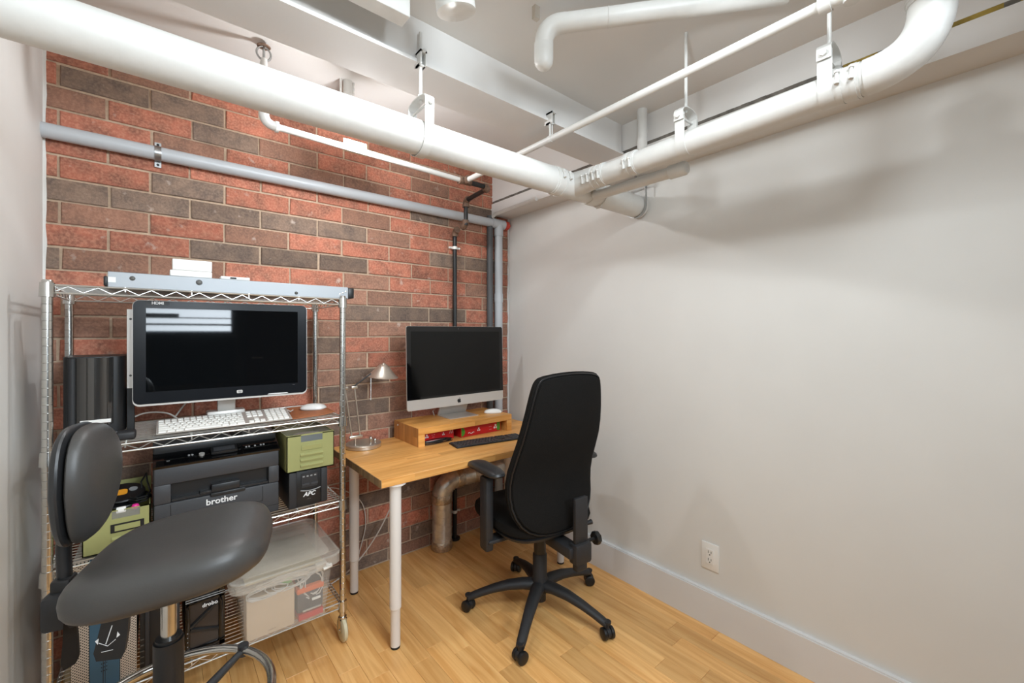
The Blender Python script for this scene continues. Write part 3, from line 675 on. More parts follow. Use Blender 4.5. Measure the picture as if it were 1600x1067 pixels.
# long rail and boxes on the top shelf
t = thing('aluminium_rail', 'long pale aluminium rail with black end caps lying along the top shelf', 'rail', (.27, 1.96, ZT))
part('rail_body', G().box((-.125, 1.925, ZT), (.655, 2.0, ZT+.052), .002, 1), 'alu_white', t)
part('end_cap', G().box((.655, 1.927, ZT+.004), (.682, 1.998, ZT+.05), .004), 'black', t)
part('end_cap', G().box((-.135, 1.927, ZT+.004), (-.125, 1.998, ZT+.036), .003), 'black', t)
part('sticker', G().box((-.124, 1.9245, ZT+.016), (-.105, 1.9255, ZT+.034)), 'white_pl', t)
for xx, zz, rr in ((-.064, .033, .006), (.118, .033, .008), (.443, .014, .005)):
    part('rivet', G().lathe([(rr, 0), (rr, .002), (rr*.6, .003), (0, .003)], (xx, 1.9255, ZT+zz), 12, (0, -1, 0)).tube([(xx+rr*1.15*math.cos(a), 1.925, ZT+zz+rr*1.15*math.sin(a)) for a in [2*PI*i/14 for i in range(14)]], .0009, 5, closed=True), 'groove', t)
for k in range(3): part('screw', G().lathe([(.0035, 0), (.0035, .0015), (0, .002)], (.62+.012*k, 1.9255, ZT+.02+.006*k), 8, (0, -1, 0)), 'steel', t)
zr = ZT+.053
solo('white_box', G().box((.035, 1.94, zr), (.158, 2.01, zr+.022), .002, 1), 'white_pl', (.096, 1.975, zr), 'flat white box on the rail, lower of the two stacked', 'box', None)
solo('white_box', G().box((.042, 1.942, zr+.0225), (.158, 2.005, zr+.062), .002, 1), 'white_pl', (.1, 1.97, zr+.0225), 'white box on the rail, upper of the two stacked', 'box', None)
solo('white_adapter', G().box((.185, 1.94, zr), (.28, 1.985, zr+.012), .003, 2), 'white_pl', (.23, 1.96, zr), 'slim white plastic piece lying alone on the rail', 'adapter')
part('port', G().box((.215, 1.9385, zr+.003), (.235, 1.9405, zr+.009)), 'dark_print', bpy.data.objects['white_adapter'])

# wide monitor on the second shelf
t = thing('wide_monitor', 'wide dark glossy monitor under the top shelf of the rack', 'monitor', (.21, 2.0, ZS))
RM = Matrix.Translation((.21, 1.945, 1.268)) @ Matrix.Rotation(rad(-3.0), 4, 'Z')
mw, mh = .548, .362
def MF(u, v, w_): return RM @ Vector((u, w_, v))
part('housing', G().prism(rrect(mw, mh, .018), .006, .05, MF).prism(rrect(mw*.7, mh*.7, .03), .05, .085, MF), 'black', t)
part('silver_edge', G().prism(rrect(mw+.003, mh+.008, .02, 4, 0, -.003), .0, .02, MF), 'alu', t)
part('bezel', G().prism(rrect(mw, mh, .018), -.002, .006, MF), 'bezel', t)
part('screen', G().prism([(-mw/2+.034, -mh/2+.042), (mw/2-.034, -mh/2+.042), (mw/2-.034, mh/2-.026), (-mw/2+.034, mh/2-.026)], -.0028, 0, MF), 'screen_a', t)
lg = part('logo_plate', G().prism(rrect(.019, .012, .003, 3, .036, -mh/2+.022), -.0032, -.0015, MF), 'alu', t, 'small silver logo plate')
words('hp', .011, RM @ at(.036, -.0036, -mh/2+.0225, FRONT), 'dark_print', lg, shear=.25)
hl = part('port_sticker', G().prism([(-mw/2+.034, mh/2-.016), (-mw/2+.098, mh/2-.016), (-mw/2+.098, mh/2-.001), (-mw/2+.034, mh/2-.001)], -.0032, -.001, MF), 'black', t)
words('HDMI', .0135, RM @ at(-mw/2+.066, -.0036, mh/2-.0085, FRONT), 'white_print', hl, bold=.0003)
part('button_strip', G().prism([(.13, -mh/2+.002), (.205, -mh/2+.002), (.2, -mh/2+.0055), (.135, -mh/2+.0055)], -.0035, -.001, MF), 'white_print', t)
words('-----', .006, RM @ at(.225, -.0032, -mh/2+.036, FRONT), 'grey_print', t, name='model_print')
part('neck', G().box((.185, 2.05, ZS+.02), (.245, 2.075, 1.22), .003).box((.17, 2.02, 1.14), (.26, 2.06, 1.24), .004), 'alu', t)
part('stand_base', G().box((.13, 2.045, ZS), (.30, 2.2, ZS+.014), .004).box((.15, 2.048, ZS+.014), (.28, 2.1, ZS+.05), .006), 'alu', t)
# metal strip standing behind the monitor's left edge
t = thing('metal_strip', 'thin silver metal strip upright at the left edge of the wide monitor', 'bracket', (-.065, 2.02, ZS))
part('strip_body', G().box((-.082, 2.02, 1.14), (-.062, 2.028, 1.42), .001, 1), 'alu', t)
part('screw', G().cyl((-.072, 2.019, 1.385), (-.072, 2.0215, 1.385), .004, n=8).cyl((-.072, 2.019, 1.185), (-.072, 2.0215, 1.185), .004, n=8), 'groove', t)
part('foot', G().box((-.082, 2.02, ZS), (-.062, 2.08, 1.14), .001, 1), 'black', t)

# shiny black desktop case
t = thing('black_desktop_drive', 'glossy black upright drive case with a rounded front on the second shelf', 'computer', (-.14, 2.1, ZS))
part('case', G().prism(rrect(.155, .2, .03, 6, -.162, 2.11), ZS+.02, 1.255, lambda u, v, w_: Vector((u, v, w_))), 'black', t)
part('front_cover', G().prism([(-.162+.052*math.cos(a), 2.03+.045*math.sin(a)) for a in [PI+PI*i/14 for i in range(15)]], ZS+.05, 1.252, lambda u, v, w_: Vector((u, v, w_))), mat('smoked_chrome', (96, 94, 92), .12, .75), t, 'mirror-like dark grey curved front')
part('front_rib', G().prism([(-.216+.012*math.cos(a), 2.02+.012*math.sin(a)) for a in [2*PI*i/12 for i in range(12)]], ZS+.04, 1.25, lambda u, v, w_: Vector((u, v, w_))), 'blackmat', t)
part('silver_strip', G().box((-.195, 1.9815, ZS+.058), (-.12, 1.989, ZS+.07), .001, 1), 'white_pl', t, 'white strip low on the front')
part('base', G().box((-.23, 2.0, ZS), (-.095, 2.2, ZS+.022), .004).box((-.21, 1.985, ZS), (-.115, 2.0, ZS+.018), .003), 'black', t)
solo('small_dock', G().box((-.105, 1.925, ZS), (-.055, 1.985, ZS+.028), .008, 3), 'blackmat', (-.08, 1.955, ZS), 'small grey-black dock at the foot of the glossy drive case', 'dock')
# white keyboard
t = thing('white_keyboard', 'white full-size keyboard propped along the front of the second shelf', 'keyboard', (.21, 1.98, ZS))
RK = Matrix.Translation((.213, 1.925, ZS+.004)) @ Matrix.Rotation(rad(14), 4, 'X')
def KF(g): return g.xf(RK)
part('case', KF(G().box((-.216, 0, 0), (.216, .115, .006), .002, 1)), 'alu', t)
kpitch = .0187
keyme = {}
def key(x, y, wk, hk):
    k = (round(wk, 4), round(hk, 4))
    if k not in keyme:
        gk = G().add([(-wk/2, -hk/2, 0), (wk/2, -hk/2, 0), (wk/2, hk/2, 0), (-wk/2, hk/2, 0)] + [(sx*(wk/2-.0012), sy*(hk/2-.0012), .004) for sx, sy in ((-1,-1),(1,-1),(1,1),(-1,1))], [(4, 5, 6, 7)]+[(i, (i+1) % 4, (i+1) % 4+4, i+4) for i in range(4)])
        gk.xf(Matrix.Rotation(rad(14), 4, 'X')); keyme[k] = gk.mesh('key', 'key_white', smooth=0)
    o = obj('key', keyme[k], t, RK @ Vector((x, y, .006)) - wloc(t))
rows = [(.004+.0187*0, [1.3, 1.3, 1.3, 6, 1.3, 1.3, 1.5]), (.0227, [2.2]+[1]*10+[1.8]), (.0414, [1.7]+[1]*11+[1.3]), (.0601, [1.4]+[1]*12+[.6+.0]), (.0788, [1]*13+[1]), (.0975, [1]*14)]
for y0_, ws in rows:
    tot = sum(ws); x = -.211; sc = .262/tot; hk = kpitch-.0024 if y0_ < .09 else .0125
    for wk in ws: key(x+wk*sc/2, y0_+hk/2, wk*sc-.0024, hk); x += wk*sc
for cx0, cols in ((.062, 3), (.1275, 4)):
    for r_ in range(6):
        for c_ in range(cols):
            if cols == 3 and (r_ == 2 or (r_ == 1 and c_ != 1)): continue
            hk = kpitch-.0024 if r_ < 5 else .0125
            key(cx0+c_*.0195+.0095, .004+.0187*r_+hk/2, .0171, hk)
part('prop', G().box((.02, 1.985, ZS), (.40, 2.03, ZS+.014), .002, 1), 'black', t)
g = G(); nx = 10
for i in range(nx+1):
    u = i/nx; x = .43+.175*u; dz = .002+(.012*(u-.6)**2*4 if u > .6 else 0)
    g.v += [Vector((x, 1.935+.02*u, ZS+dz)), Vector((x, 2.19+.03*math.sin(u*2), ZS+dz+.004)), Vector((x, 1.935+.02*u, ZS+dz+.003)), Vector((x, 2.19+.03*math.sin(u*2), ZS+dz+.007))]
for i in range(nx):
    o = i*4; g.f += [(o, o+1, o+5, o+4), (o+2, o+6, o+7, o+3), (o, o+4, o+6, o+2), (o+1, o+3, o+7, o+5)]
g.f += [(0, 2, 3, 1), (4*nx, 4*nx+1, 4*nx+3, 4*nx+2)]
solo('leather_mat', g, 'leather', (.52, 2.05, ZS), 'brown leather mat at the right end of the second shelf', 'mat')
def mouse(loc, rz, label, top='white_pl'):
    t = thing('computer_mouse', label, 'mouse', loc)
    R = Matrix.Translation(loc) @ Matrix.Rotation(rz, 4, 'Z')
    out = [(.029*math.copysign(abs(math.cos(a))**.85, math.cos(a)), .056*math.copysign(abs(math.sin(a))**.9, math.sin(a))) for a in [2*PI*i/28 for i in range(28)]]
    part('shell', G().pillow(out, .022, .001, lambda u, v, w_: R @ Vector((u, v, .005+w_)), 2.2, 6), top, t)
    part('base', G().prism([(u*.93, v*.94) for u, v in out], 0, .006, lambda u, v, w_: R @ Vector((u, v, w_))), 'alu', t)
mouse((.553, 2.09, ZS+.009), rad(70), 'rounded white mouse on the brown leather mat')

# printer
t = thing('laser_printer', 'charcoal multifunction laser printer on the third shelf of the rack', 'printer', (.19, 2.1, Z3))
PX0, PX1, PY = -.012, .382, 1.925
g = G().box((PX0, PY+.03, Z3), (PX1, 2.31, .872), .012, 3)
part('body', g, 'printer', t)
part('front_frame', G().box((PX0+.003, PY, .80), (PX1-.003, PY+.04, .868), .006).box((PX0+.003, PY, .735), (PX0+.05, PY+.04, .802), .004).box((PX1-.04, PY, .735), (PX1-.003, PY+.04, .802), .004), 'printer', t)
part('lower_front', G().box((PX0+.003, PY, Z3+.004), (PX1-.003, PY+.04, .735), .006), 'printer', t)
part('output_slot', G().box((PX0+.05, PY+.026, .735), (PX1-.04, PY+.034, .80)), 'black', t)
part('output_tray', G().box((PX0+.05, PY+.004, .736), (PX1-.04, PY+.03, .746), .002, 1).box((.12, PY+.0, .742), (.165, PY+.028, .752), .002, 1), 'printer_dk', t)
part('tray_flap', G().box((.155, PY-.004, .742), (.245, PY+.02, .772), .004).box((.152, PY-.008, .728), (.262, PY+.01, .742), .003), 'printer_dk', t)
part('front_door_seam', G().box((PX0+.048, PY-.0008, .672), (PX1-.06, PY+.002, .6735)).box((PX0+.048, PY-.0008, .672), (PX0+.0495, PY+.002, .728)).box((PX1-.0615, PY-.0008, .672), (PX1-.06, PY+.002, .728)).box((.20, PY-.0008, .645), (PX1-.003, PY+.002, .646)), 'black', t)
words('brother', .031, at(.187, PY-.0006, .709, FRONT), 'white_print', t, bold=.0006)
part('control_panel', G().prism([(PY-.004, .868), (PY+.075, .90), (PY+.075, .885), (PY, .86)], PX0, PX1, lambda u, v, w_: Vector((w_, u, v))), 'black_gloss', t)
sl = math.atan2(.032, .079); PR = Matrix.Rotation(sl, 4, 'X')
part('display', G().box((.155, -.02, 0), (.24, .02, .012), .004, 2, at(0, PY+.035, .884, PR)), 'black', t)
part('display_frame', G().box((.164, -.012, .012), (.231, .012, .0125), 0, 1, at(0, PY+.035, .884, PR)), 'printer', t)
part('button', G().cyl((.128, 0, 0), (.128, 0, .006), .009, n=16).xf(at(0, PY+.03, .882, PR)), 'alu', t)
for xx in (.09, .1, .27, .28, .3, .32, .33): part('button', G().cyl((xx, 0, 0), (xx, 0, .003), .0035, n=10).xf(at(0, PY+.035, .885, PR)), 'grey_print', t)
words('---', .009, at(.03, PY+.02, .8805, PR), 'white_print', t, name='model_print')
part('scanner_lid', G().box((PX0, PY+.07, .888), (PX1, 2.31, .925), .008, 2), 'printer_dk', t)
part('document_feeder', G().prism([(PX0, .925), (PX0+.24, .925), (PX0+.215, .955), (PX0, .958)], PY+.085, 2.3, lambda u, v, w_: Vector((u, w_, v))), 'printer_dk', t)
# power backup unit and green case on it
t = thing('power_backup_unit', 'black battery backup unit under the green case on the third shelf', 'battery backup', (.487, 2.05, Z3))
UX0, UX1, UY = .412, .562, 1.915
part('case', G().box((UX0, UY, Z3), (UX1, 2.2, .765), .005), 'black', t)
for xa, xb in ((UX0, UX0+.03), (UX1-.026, UX1)): part('front_rib', G().box((xa, UY-.006, Z3+.004), (xb, UY+.01, .762), .004), 'blackmat', t)
part('panel', G().box((UX0+.046, UY-.003, .69), (UX1-.038, UY+.004, .75), .002, 1), 'blackmat', t)
for k in range(4): part('indicator', G().box((UX0+.052+.015*k, UY-.004, .735), (UX0+.06+.015*k, UY-.002, .74)), 'grey_print', t)
for k in range(2): part('button', G().box((UX0+.05+.034*k, UY-.005, .70), (UX0+.078+.034*k, UY-.002, .708), .001, 1), 'printer', t)
part('handle_line', G().tube([(UX0+.044+.078*i/8, UY-.004, .682-.006*math.sin(PI*i/8)) for i in range(9)], .0022, 6), 'grey_print', t)
words('APC', .024, at(.49, UY-.0005, .661, FRONT), 'white_print', t, shear=.3, bold=.0006)
words('--- --', .007, at(.49, UY-.0005, .642, FRONT), 'grey_print', t, name='model_print')
def louvre(t, x0, x1, y, zz):
    part('louvre', G().prism([(0, 0), (-.007, .002), (-.008, .007), (0, .014)], x0, x1, lambda u, v, w_: Vector((w_, y+u, zz+v))), 'green', t)
t = thing('green_case', 'olive green metal case with louvres and a clear lid on the battery backup', 'case', (.49, 2.05, .766))
GX0, GX1, GY0, GY1 = .402, .586, 1.9, 2.2
part('case_body', G().box((GX0, GY0, .766), (GX1, GY0+.003, .885)).box((GX0, GY1-.003, .766), (GX1, GY1, .915)).box((GX0, GY0, .766), (GX0+.003, GY1, .915)).box((GX1-.003, GY0, .766), (GX1, GY1, .915)).box((GX0, GY0, .766), (GX1, GY1, .77)).box((GX0, GY0, .885), (.455, GY0+.003, .915)).box((.539, GY0, .885), (GX1, GY0+.003, .915)).box((GX0, GY0, .911), (GX1, GY0+.003, .917)), 'green', t, smooth=0)
part('window', G().box((.455, GY0+.001, .876), (.539, GY0+.002, .912)), mat('grey_smoked_window', (120, 126, 128), .2, alpha=.7), t, 'smoked clear window')
part('disc_stack', G().cyl((.497, GY0+.07, .772), (.497, GY0+.07, .90), .055, n=24), 'alu', t)
part('lid', G().box((GX0+.004, GY0+.004, .909), (GX1-.004, GY1-.004, .912)), 'clear', t, 'clear lid')
part('label_holder', G().box((.456, GY0-.003, .850), (.536, GY0, .872), .001, 1), 'green', t)
part('card', G().box((.461, GY0-.0036, .854), (.531, GY0-.0028, .868)), mat('olive_card', (150, 148, 92), .7), t)
for k in range(3): louvre(t, .452, .540, GY0, .826-.022*k)
# left green box with spool
t = thing('open_green_box', 'open olive green box full of cables left of the printer', 'box', (-.1, 2.08, Z3))
BX0, BX1, BY0, BY1, BZ = -.185, -.018, 1.93, 2.2, .745
part('box_body', G().box((BX0, BY0, Z3), (BX1, BY0+.003, BZ-.028)).box((BX0, BY1-.003, Z3), (BX1, BY1, BZ+.03)).box((BX0, BY0, Z3), (BX0+.003, BY1, BZ)).box((BX1-.003, BY0, Z3), (BX1, BY1, BZ)).box((BX0, BY0, Z3), (BX1, BY1, Z3+.003)).box((BX0, BY0, BZ-.028), (-.115, BY0+.003, BZ)).box((-.045, BY0, BZ-.028), (BX1, BY0+.003, BZ)).box((BX0, BY0, BZ-.003), (BX1, BY0+.003, BZ)), 'green', t, smooth=0)
part('label_window', G().box((-.115, BY0+.001, BZ-.03), (-.045, BY0+.002, BZ-.003)), 'clear', t)
part('label_holder', G().box((-.118, BY0-.0025, .672), (-.034, BY0, .70)), 'dark_print', t)
part('card', G().box((-.108, BY0-.0035, .677), (-.044, BY0-.002, .695)), 'green', t)
louvre(t, -.115, -.05, BY0, .645)
sp = thing('tape_spool', 'black cable spool with an orange label lying on the open green box', 'spool', (-.094, 2.06, .745))
SR = at(-.094, 2.06, .742, Matrix.Rotation(rad(14), 4, 'X'))
part('flange', G().lathe([(.012, .0), (.062, .0), (.064, .003), (.062, .006), (.04, .006), (.04, .02), (.06, .02), (.062, .023), (.06, .027), (.012, .027)], (0, 0, 0), 32).xf(SR), 'black', sp)
part('label_disc', G().prism(rrect(.05, .036, .01, 4, -.012, 0), .0272, .0282, lambda u, v, w_: SR @ Vector((u, v, w_))), mat('orange_label', (240, 160, 40), .6), sp, 'orange paper label')
part('hub', G().lathe([(.012, .026), (.012, .03), (0, .03)], (.028, .01, 0), 16).xf(SR), 'grey_print', sp)
solo('pink_plug', G().lathe([(0, -.009), (.008, -.006), (.011, 0), (.008, .007), (0, .009)], (-.057, 1.945, .742), 14), 'pink', (-.057, 1.945, .735), 'bright pink knob at the front rim of the open green box', 'plug')
g = G(); r_ = random.Random(2)
pts = [Vector((-.05+.03*math.cos(i*.9)+.004*r_.random(), 2.02+.05*math.sin(i*.9), .738+.004*r_.random()+.001*i)) for i in range(22)] + [Vector((-.028, 2.04, .80)), Vector((-.03, 2.06, .82)), Vector((-.045, 2.07, .79)), Vector((-.04, 2.05, .75))]
solo('black_cable', g.tube(pts, .003, 6), 'cable_k', (-.05, 2.02, .73), 'black cable looped over the rim of the open green box', 'cable')
solo('white_clip', G().box((-.105, 1.931, .733), (-.08, 1.942, .752), .003).box((-.1, 1.929, .738), (-.085, 1.932, .746)), 'white_pl', (-.09, 1.935, .733), 'small white clip on the open green box', 'clip')

# blue case, dark tower, black drive unit on the bottom shelf
t = thing('blue_computer_case', 'blue computer case with perforated silver sides behind the stool', 'computer', (-.135, 2.05, Z4))
part('case', G().box((-.208, 1.935, Z4), (-.055, 2.28, .60), .004), 'alu', t)
part('side_mesh', G().box((-.21, 1.928, Z4), (-.168, 1.936, .60), .001, 1), 'perf', t, 'perforated metal side strip')
part('side_mesh', G().box((-.095, 1.928, Z4), (-.053, 1.936, .60), .001, 1), 'perf', t, 'perforated metal side strip')
part('blue_panel', G().box((-.168, 1.924, Z4), (-.095, 1.936, .60), .002, 1), 'blue', t, 'blue centre panel')
part('panel_seam', G().box((-.136, 1.9235, Z4), (-.1345, 1.925, .60)).box((-.131, 1.9235, Z4), (-.130, 1.925, .60)), 'blackpipe', t)
g = G()
for i in range(7):
    for j in range(3): g.cyl((-.139+.006*j, 1.9245, Z4+.13-.012*i), (-.139+.006*j, 1.9232, Z4+.13-.012*i), .0016, n=6)
part('vent_holes', g, 'dark_print', t)
t = thing('black_tower', 'tall black computer tower behind the stool column', 'computer', (.01, 2.05, Z4))
part('case', G().box((-.045, 1.93, Z4), (.062, 2.28, .53), .003), 'black', t)
part('front_panel', G().box((-.032, 1.922, Z4+.004), (-.02, 1.932, .525), .002).box((.05, 1.922, Z4+.004), (.062, 1.932, .525), .002), 'blackmat', t)
g = G()
for i in range(5): g.box((-.044, 1.9285, Z4+.03+.02*i), (-.034, 1.931, Z4+.034+.02*i))
part('vent', g, 'groove', t)
t = thing('black_drive_unit', 'glossy black storage drive box left of the plastic bin', 'computer', (.155, 2.05, Z4))
DX0, DX1 = .078, .196
part('case', G().box((DX0, 1.93, Z4), (DX1, 2.2, .462), .006), 'black', t)
part('front_frame', G().box((DX0, 1.915, Z4), (DX0+.014, 1.935, .455), .003).box((DX1-.02, 1.915, Z4), (DX1, 1.935, .455), .003).box((DX0, 1.915, .352), (DX1, 1.935, .362), .002).box((DX0, 1.915, Z4), (DX1, 1.935, Z4+.02), .003), 'black_gloss', t)
part('front_window', G().box((DX0+.014, 1.924, Z4+.02), (DX1-.02, 1.93, .352)), mat('dark_smoked_front', (44, 38, 36), .15), t)
part('front_trim', G().cyl((DX0, 1.914, .366), (DX1, 1.914, .366), .0016, n=6).cyl((DX0, 1.914, .374), (DX1, 1.914, .374), .0012, n=6), 'grey_print', t)
g = G()
for a, b in (((DX0+.014, .27), (DX1-.02, .335)), ((DX0+.014, .262), (DX1-.02, .235))):
    g.tube([(a[0], 1.922, a[1]), (b[0], 1.922, b[1])], .008, 6)
part('front_brace', g, 'black', t)
words('drobo', .019, at(.15, 1.9145, .339, FRONT), 'white_print', t, bold=.0003)
g = G()
for i in range(5): g.cyl((DX0+.006, 1.9145, Z4+.02+.016*i), (DX0+.006, 1.9138, Z4+.02+.016*i), .0018, n=8)
part('indicator', g, 'grey_print', t)

# plastic bin and contents
t = thing('plastic_storage_bin', 'frosted clear plastic bin with lid sticking out of the bottom shelf', 'storage bin', (.4, 2.0, Z4))
QX0, QX1, QY0, QY1, QZ = .226, .562, 1.822, 2.215, .392
def taper_shell(x0, x1, y0, y1, z0, z1, ins, th):
    g = G()
    def ring(i, z): return [(x0+i, y0+i, z), (x1-i, y0+i, z), (x1-i, y1-i, z), (x0+i, y1-i, z)]
    def rr(x0, x1, y0, y1, r, z): return [Vector((u, v, z)) for u, v in rrect(x1-x0, y1-y0, r, 4, (x0+x1)/2, (y0+y1)/2)]
    A = rr(x0+ins, x1-ins, y0+ins, y1-ins, .02, z0); B = rr(x0, x1, y0, y1, .026, z1)
    C = rr(x0+th, x1-th, y0+th, y1-th, .024, z1); D = rr(x0+ins+th, x1-ins-th, y0+ins+th, y1-ins-th, .018, z0+th)
    n = len(A); g.v = A+B+C+D
    for a in range(3): g.f += [(a*n+i, a*n+(i+1) % n, (a+1)*n+(i+1) % n, (a+1)*n+i) for i in range(n)]
    g.f += [tuple(range(n)), tuple(3*n+i for i in range(n))]; return g
part('tub', taper_shell(QX0, QX1, QY0, QY1, Z4, QZ, .022, .0025), 'clear', t)
def ringprism(outs, z0_, z1_, inner): pass
g = G().prism(rrect(QX1-QX0+.05, QY1-QY0+.05, .04, 5, (QX0+QX1)/2, (QY0+QY1)/2), QZ-.002, QZ+.034, lambda u, v, w_: Vector((u, v, w_)))
rim = part('lid', g, 'clear_lid', t, 'frosted lid with rounded rim')
part('lid_panel', G().prism(rrect(QX1-QX0-.02, QY1-QY0-.02, .03, 5, (QX0+QX1)/2, (QY0+QY1)/2), QZ+.0345, QZ+.0385, lambda u, v, w_: Vector((u, v, w_))), 'clear_lid', rim)
part('lid_rim', G().tube([Vector((u, v, QZ+.034)) for u, v in rrect(QX1-QX0+.046, QY1-QY0+.046, .04, 5, (QX0+QX1)/2, (QY0+QY1)/2)], .005, 8, closed=True), 'clear', rim)
part('lid_latch', G().cyl((QX1-.045, QY0-.01, QZ-.012), (QX1-.012, QY0-.01, QZ-.006), .008, n=12).cyl((QX1-.026, QY0-.01, QZ-.01), (QX1-.026, QY0+.004, QZ-.006), .008, n=12), 'white_pl', t)
solo('beige_box', G().box((QX0+.03, QY0+.03, Z4+.006), (.42, QY0+.10, .335), .002, 1), 'beige', (.33, QY0+.06, Z4+.006), 'tall beige box inside the left half of the plastic bin', 'box')
words('- ---- --', .01, at(.34, QY0+.0295, Z4+.022, FRONT), 'dark_print', bpy.data.objects['beige_box'], name='small_print')
solo('paper_sheet', G().box((QX0+.03, QY0+.05, QZ-.012), (QX1-.03, QY1-.04, QZ-.004)), 'paper', (.4, 2.0, QZ-.012), 'yellowed paper lying flat under the lid of the plastic bin', 'paper')
tx0, tx1, ty = .43, .53, QY0+.034
t = thing('tool_case', 'dark tool case with an orange band inside the plastic bin', 'tool case', (.48, ty, Z4+.03))
part('case', G().box((tx0, ty, Z4+.034), (tx1, ty+.09, .30), .008), mat('slate_plastic', (74, 74, 80), .5), t)
part('orange_band', G().box((tx0-.002, ty-.005, .285), (tx1+.002, ty+.092, .308), .006), 'orange', t, 'bright orange band')
part('latch', G().box((tx0+.055, ty-.006, .245), (tx1-.012, ty, .255), .002), 'white_pl', t)
part('latch', G().box((tx0+.02, ty-.006, .21), (tx1-.01, ty, .217), .002), 'alu', t)
part('case', G().box((tx0+.005, ty+.01, .308), (tx1, ty+.09, .345), .006), mat('slate_plastic_dark', (60, 60, 66), .5), t)
solo('red_book', G().box((.435, QY0+.03, Z4+.006), (.528, QY0+.18, Z4+.03), .001, 1), 'red', (.48, QY0+.1, Z4+.006), 'red book at the bottom of the plastic bin', 'book')
solo('green_clip', G().box((.375, QY0+.028, .348), (.41, QY0+.05, .37), .003), mat('pale_green_plastic', (130, 176, 120), .5), (.39, QY0+.04, .35), 'pale green clip among the white cables in the bin', 'clip')
rr_ = random.Random(8)
CB = [('flat white cable loops lying over the beige box in the bin', .33, .345, .085, .02), ('white cable loops beside the pale green clip in the bin', .40, .352, .07, .024),
      ('white cable with a long drooping loop over the tool case', .49, .315, .04, .05), ('white cable bundle filling the top of the bin under its lid', .42, .366, .11, .012)]
for k, (lb, cxx, czz, ra, rz_) in enumerate(CB):
    a0 = rr_.random()*6; pts = []
    for i in range(46):
        q = a0+i*.5; m_ = 1-.25*math.sin(i*.21+k)
        pts.append((max(QX0+.03, min(QX1-.035, cxx+ra*m_*math.cos(q))), QY0+.0255+.004*(i % 3)+.003*k, min(.382, czz+rz_*m_*math.sin(q))))
    solo('white_cable', G().tube(pts, .0026, 6), 'cable_w', (cxx, QY0+.03, czz), lb, 'cable', 'white cables in the plastic bin')
solo('white_charger', G().box((.50, QY0+.028, .352), (.545, QY0+.07, .384), .006), 'white_pl', (.52, QY0+.05, .352), 'white charger plug in the right top corner of the bin', 'charger')

# ------------------------------------------------------------ desk and what stands on it
DZ = .735
t = thing('oak_desk', 'oak topped desk on white round legs against the brick wall', 'desk', (1.3, 2.0, 0))
part('desktop', G().box((.70, 1.665, DZ-.033), (1.905, 2.318, DZ), .002, 1), 'desk', t)
part('end_band', G().box((.698, 1.6655, DZ-.033), (.7005, 2.3175, DZ-.0008)), 'endgrain', t, 'end grain edge of the top')
for x, y in ((.778, 1.705), (.778, 2.198), (1.80, 1.715), (1.80, 2.198)):
    lg = part('leg', G().cyl((x, y, .17), (x, y, DZ-.036), .0245, n=24).lathe([(.0245, .17), (.0215, .168), (.0205, .165), (.0205, .01), (.018, .008)], (x, y, 0), 24), 'white_legs', t)
    part('foot', G().cyl((x, y, 0), (x, y, .012), .0195, n=20), 'rubber', lg)
    part('mount_plate', G().cyl((x, y, DZ-.04), (x, y, DZ-.033), .045, n=20), 'white_legs', lg)
# riser
RX0_, RX1_, RYf, RYb, RZ0, RZ1 = 1.05, 1.685, 2.02, 2.316, DZ, .834
t = thing('monitor_riser', 'oak monitor riser shelf at the back of the desk', 'riser', (1.36, 2.18, DZ))
part('riser_top', G().box((RX0_, RYf, RZ1-.035), (RX1_, RYb, RZ1), .0015, 1), 'riser', t)
part('riser_side', G().box((RX0_, RYf, RZ0), (RX0_+.038, RYb, RZ1-.0355), .0015, 1), 'riser', t)
part('riser_side', G().box((RX1_-.036, RYf, RZ0), (RX1_, RYb, RZ1-.0355), .0015, 1), 'riser', t)
part('side_face', G().box((RX0_-.0012, RYf+.003, RZ0+.001), (RX0_, RYb-.002, RZ1-.001)), 'riser_side', t, 'end grain left side')
part('screw_cap', G().cyl((RX0_-.003, RYb-.05, RZ1-.02), (RX0_, RYb-.05, RZ1-.02), .005, n=12), 'white_pl', t)
def red_box(x0, x1, yf, h, label, ends):
    b = thing('red_box', label, 'box', ((x0+x1)/2, yf+.1, DZ))
    part('carton', G().box((x0, yf, DZ+.0005), (x1, yf+.2, DZ+h), .001, 1), 'red', b)
    if ends:
        cz = DZ+h/2
        part('green_end', G().prism([(x0+.004+.024*math.cos(a), cz+h*.42*math.sin(a)) for a in [-PI/2+PI*i/12 for i in range(13)]], 0, .0008, XZ(yf-.0009)), 'greenspot', b, 'green rounded mark at the left end')
        part('green_end', G().prism([(x1-.03, cz-h*.4), (x1-.006, cz-h*.4), (x1-.006, cz+h*.4), (x1-.03, cz+h*.4)], 0, .0008, XZ(yf-.0009)), 'greenspot', b, 'green mark at the right end')
    return b
b = red_box(1.095, 1.30, 2.075, .058, 'red carton in the left half of the riser opening, behind the cables', False)
def petals(parent, x, y, z, r):
    g = G()
    for k in range(3):
        a = PI/2+2*PI*k/3; c = (x+r*.6*math.cos(a), z+r*.6*math.sin(a))
        g.prism([(c[0]+r*.42*math.cos(q), c[1]+r*.42*math.sin(q)) for q in [2*PI*i/10 for i in range(10)]], 0, .0006, XZ(y-.0007))
    part('emblem', g, 'white_print', parent)
petals(b, 1.128, 2.075, DZ+.035, .012)
words('-- ---', .011, at(1.168, 2.0743, DZ+.04, FRONT), 'white_print', b); words('-----', .009, at(1.168, 2.0743, DZ+.028, FRONT), 'white_print', b)
part('white_band', G().box((1.1, 2.0742, DZ+.006), (1.25, 2.0748, DZ+.009)), 'white_print', b); petals(b, 1.232, 2.075, DZ+.034, .009)
